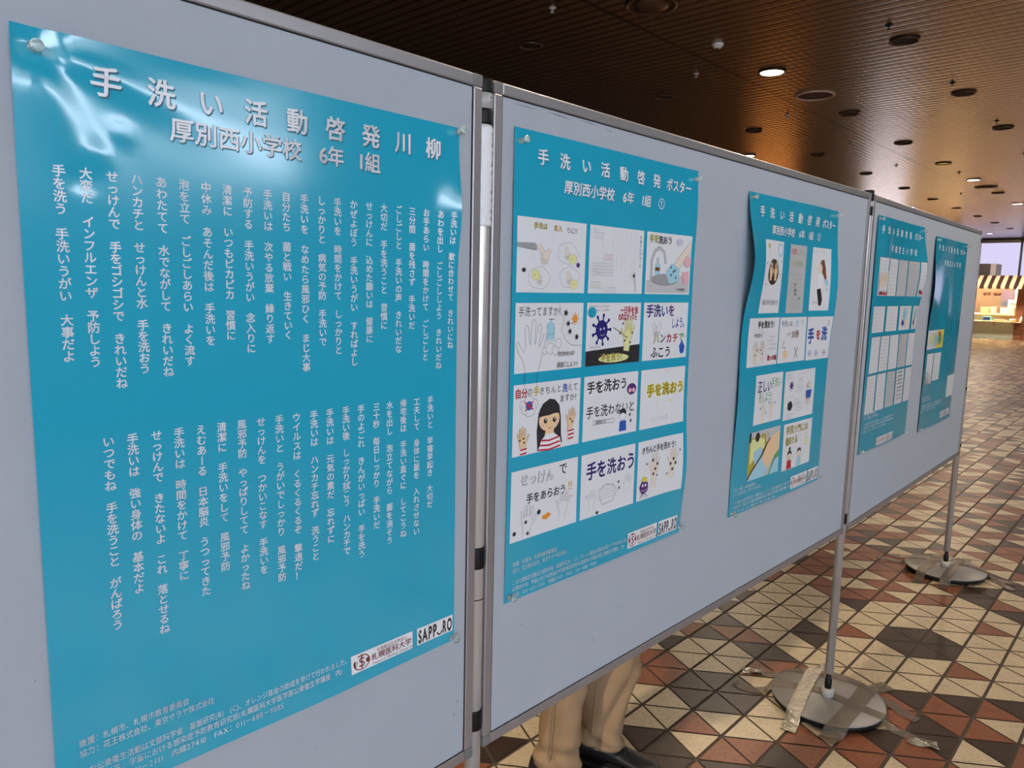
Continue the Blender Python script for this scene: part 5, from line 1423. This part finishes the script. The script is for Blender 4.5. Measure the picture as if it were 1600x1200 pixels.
# awning: sloping stripes with a scalloped valance, one mesh
mb = MB(); n = 34; v0, v1 = -8.25, -3.9
for i in range(n):
    a, b = v0 + (v1 - v0) * i / n, v0 + (v1 - v0) * (i + 1) / n
    mb.mi = i % 2
    sk = 0.0
    mb.quad([(0.05, Y(a), 2.28), (0.05, Y(b), 2.28), (-0.55, Y(b), 1.90), (-0.55, Y(a), 1.90)])
    m_ = (a + b) / 2
    mb.quad([(-0.55, Y(a), 1.90), (-0.55, Y(b), 1.90), (-0.555, Y(b) + 0.01, 1.82), (-0.555, Y(a) - 0.01, 1.82)])
    mb.quad([(-0.555, Y(a) - 0.01, 1.82), (-0.555, Y(b) + 0.01, 1.82), (-0.556, Y(m_) - 0.03, 1.795), (-0.556, Y(m_) + 0.03, 1.795)])
sb(mb, 'striped_awning', [M['cream'], M['chocolate']])
l = bpy.data.lights.new('stall_lamp', 'AREA'); l.shape = 'RECTANGLE'; l.size = 3.0; l.size_y = 0.4; l.energy = 4500; l.color = (1.0, 0.86, 0.55)
lo = bpy.data.objects.new('stall_lamp', l); COL.objects.link(lo); lo.location = hall(US + 0.12, -6.2, 2.05); lo.rotation_euler = (UX + Vector((0, 0, -0.45))).to_track_quat('-Z', 'Y').to_euler()
mb = MB(); mb.box(0.06, 0.11, Y(-4.8), Y(-7.8), 2.10, 2.19); sb(mb, 'strip_lamp', mat('stall_strip_lamp', (1, 1, 1), 0.5, emit=((1, 0.8, 0.5), 6)))
# bits of the stall
for q in range(5):
    mb = MB(); v = -6.02 + 0.13 * q + (0.08 if q > 1 else 0)
    mb.lathe([(0, 0), (0.055, 0), (0.06, 0.006), (0, 0.008)], 20, mtx=Matrix.Translation((1.59, Y(v) * 1.0, 1.62)) @ Matrix.Rotation(radians(-90), 4, 'Y'))
    p = sb(mb, 'menu_plate', M['wood'])


def stall_item(name, label, cat, v, z, u=US + 0.1):
    return thing(name, label, cat, hall(u, v, z), RZH)


def frame_item(name, label, v0, v1, z0, h, m_frame, m_face):
    t = stall_item(name, label, 'picture frame', (v0 + v1) / 2, z0, US + 0.12); w_ = abs(v1 - v0) / 2
    mb = MB(); mb.box(0, 0.025, -w_, w_, 0, h, 0.004); mb.build('frame', m_frame, t)
    mb = MB(); mb.box(-0.004, 0.001, -w_ + 0.022, w_ - 0.022, 0.022, h - 0.022); mb.build('picture', m_face, t)


frame_item('picture_frame', 'brown framed food picture standing at the left of the stall counter', -5.84, -5.56, 0.885, 0.25, M['wood'], M['woodlight'])
frame_item('picture_frame', 'small green framed picture on the stall counter', -5.54, -5.35, 0.885, 0.27, M['p_green'], M['p_pink'])
frame_item('picture_frame', 'low wide framed picture in the middle of the stall counter', -5.24, -4.98, 0.885, 0.26, M['wood'], M['p_paper'])
t = stall_item('menu_card', 'tall bright white menu board on the stall counter', 'menu', -4.86, 0.885, US + 0.10)
mb = MB(); mb.box(0, 0.02, -0.15, 0.15, 0, 0.53, 0.003); mb.build('board', mat('bright_card', (0.88, 0.86, 0.82), 0.6), t); mb = MB(); mb.box(-0.002, 0.0, -0.10, 0.10, 0.40, 0.43); mb.build('heading_bar', M['p_sky'], t)
t = stall_item('wooden_box', 'tan box at the right end of the stall counter by the brick pillar', 'box', -4.70, 0.885, US + 0.02)
mb = MB(); mb.box(-0.02, 0.06, -0.09, 0.09, 0, 0.25, 0.006); mb.build('box_body', M['woodlight'], t); mb = MB(); mb.box(-0.022, 0.062, -0.092, 0.092, 0.22, 0.25, 0.003); mb.build('lid', M['wood'], t)
t = stall_item('display_tray', 'teal framed tray on the lower shelf of the stall', 'tray', -5.57, 0.655, US - 0.1)
mb = MB(); mb.box(-0.05, 0.02, -0.13, 0.13, 0, 0.15, 0.006); mb.build('tray_body', M['p_teal'], t); mb = MB(); mb.box(-0.054, -0.049, -0.10, 0.10, 0.03, 0.12); mb.build('tray_face', M['p_navy'], t)
t = stall_item('snack_basket', 'low basket of snacks on the lower shelf of the stall', 'basket', -5.15, 0.655, US - 0.1)
mb = MB(); mb.box(-0.06, 0.06, -0.2, 0.2, 0, 0.05, 0.01); mb.build('basket_body', M['wood'], t)
mb = MB()
for q in range(7): mb.lathe([(0, -0.02), (0.02, -0.01), (0.025, 0.0), (0.018, 0.014), (0, 0.02)], 10, 0, -0.16 + 0.053 * q, 0.06)
mb.build('snacks', M['p_maroon'], t)
t = stall_item('snack_basket', 'pale basket on the lower shelf near the brick pillar', 'basket', -4.78, 0.655, US - 0.1)
mb = MB(); mb.lathe([(0, 0), (0.08, 0), (0.11, 0.08), (0.10, 0.08), (0.075, 0.01), (0, 0.01)], 20); mb.build('basket_body', M['woodlight'], t)
mb = MB(); mb.lathe([(0, 0.03), (0.085, 0.05), (0.06, 0.09), (0, 0.10)], 14); mb.build('snacks', M['p_skin'], t)
t = stall_item('spray_bottle', 'clear hand sanitiser bottle at the right end of the stall shelf', 'bottle', -4.53, 0.655, US - 0.12)
mb = MB(); mb.lathe([(0, 0), (0.04, 0), (0.042, 0.10), (0.02, 0.14), (0.015, 0.16), (0, 0.16)], 18); mb.build('bottle_body', M['offwhite'], t)
mb = MB(); mb.lathe([(0, 0.16), (0.016, 0.16), (0.016, 0.18), (0.006, 0.185), (0.006, 0.21), (0, 0.21)], 14); mb.box(-0.05, 0.006, -0.008, 0.008, 0.205, 0.22); mb.build('pump', M['white'], t)
t = stall_item('wall_clock', 'round yellow clock sign on the stall back wall', 'clock', -4.95, 1.52, US + 1.5)
mb = MB(); mb.lathe([(0, 0), (0.13, 0), (0.13, 0.03), (0.115, 0.035), (0, 0.03)], 28, mtx=Matrix.Rotation(radians(-90), 4, 'Y')); mb.build('clock_face', M['p_yellow'], t)
mb = MB(); mb.box(-0.042, -0.036, -0.006, 0.006, -0.005, 0.08); mb.box(-0.042, -0.036, -0.06, 0.0, -0.006, 0.006); mb.build('clock_hands', M['black'], t)
t = stall_item('blue_poster', 'pale blue poster hanging on the stall back wall', 'poster', -5.25, 1.15, US + 1.58)
mb = MB(); mb.box(0, 0.008, -0.22, 0.22, 0, 0.62); mb.build('poster_sheet', M['p_paper'], t); mb = MB(); mb.box(-0.002, 0, -0.05, 0.2, 0.04, 0.2); mb.build('blue_panel', M['p_sky'], t)
# dark duct box on the stall roof
t = thing('duct_box', 'dark box with a grey side standing above the striped awning', 'box', hall(US + 0.5, -5.95, 2.26), RZH)
mb = MB(); mb.box(-0.45, 0.55, -0.30, 1.2, 0, 0.44, 0.004); mb.build('box_body', mat('dark_metal', (0.035, 0.028, 0.030), 0.5), t)
mb = MB(); mb.box(-0.455, 0.55, -0.47, -0.302, 0, 0.44, 0.004); mb.build('side_panel', mat('grey_panel', (0.30, 0.28, 0.33), 0.6), t)
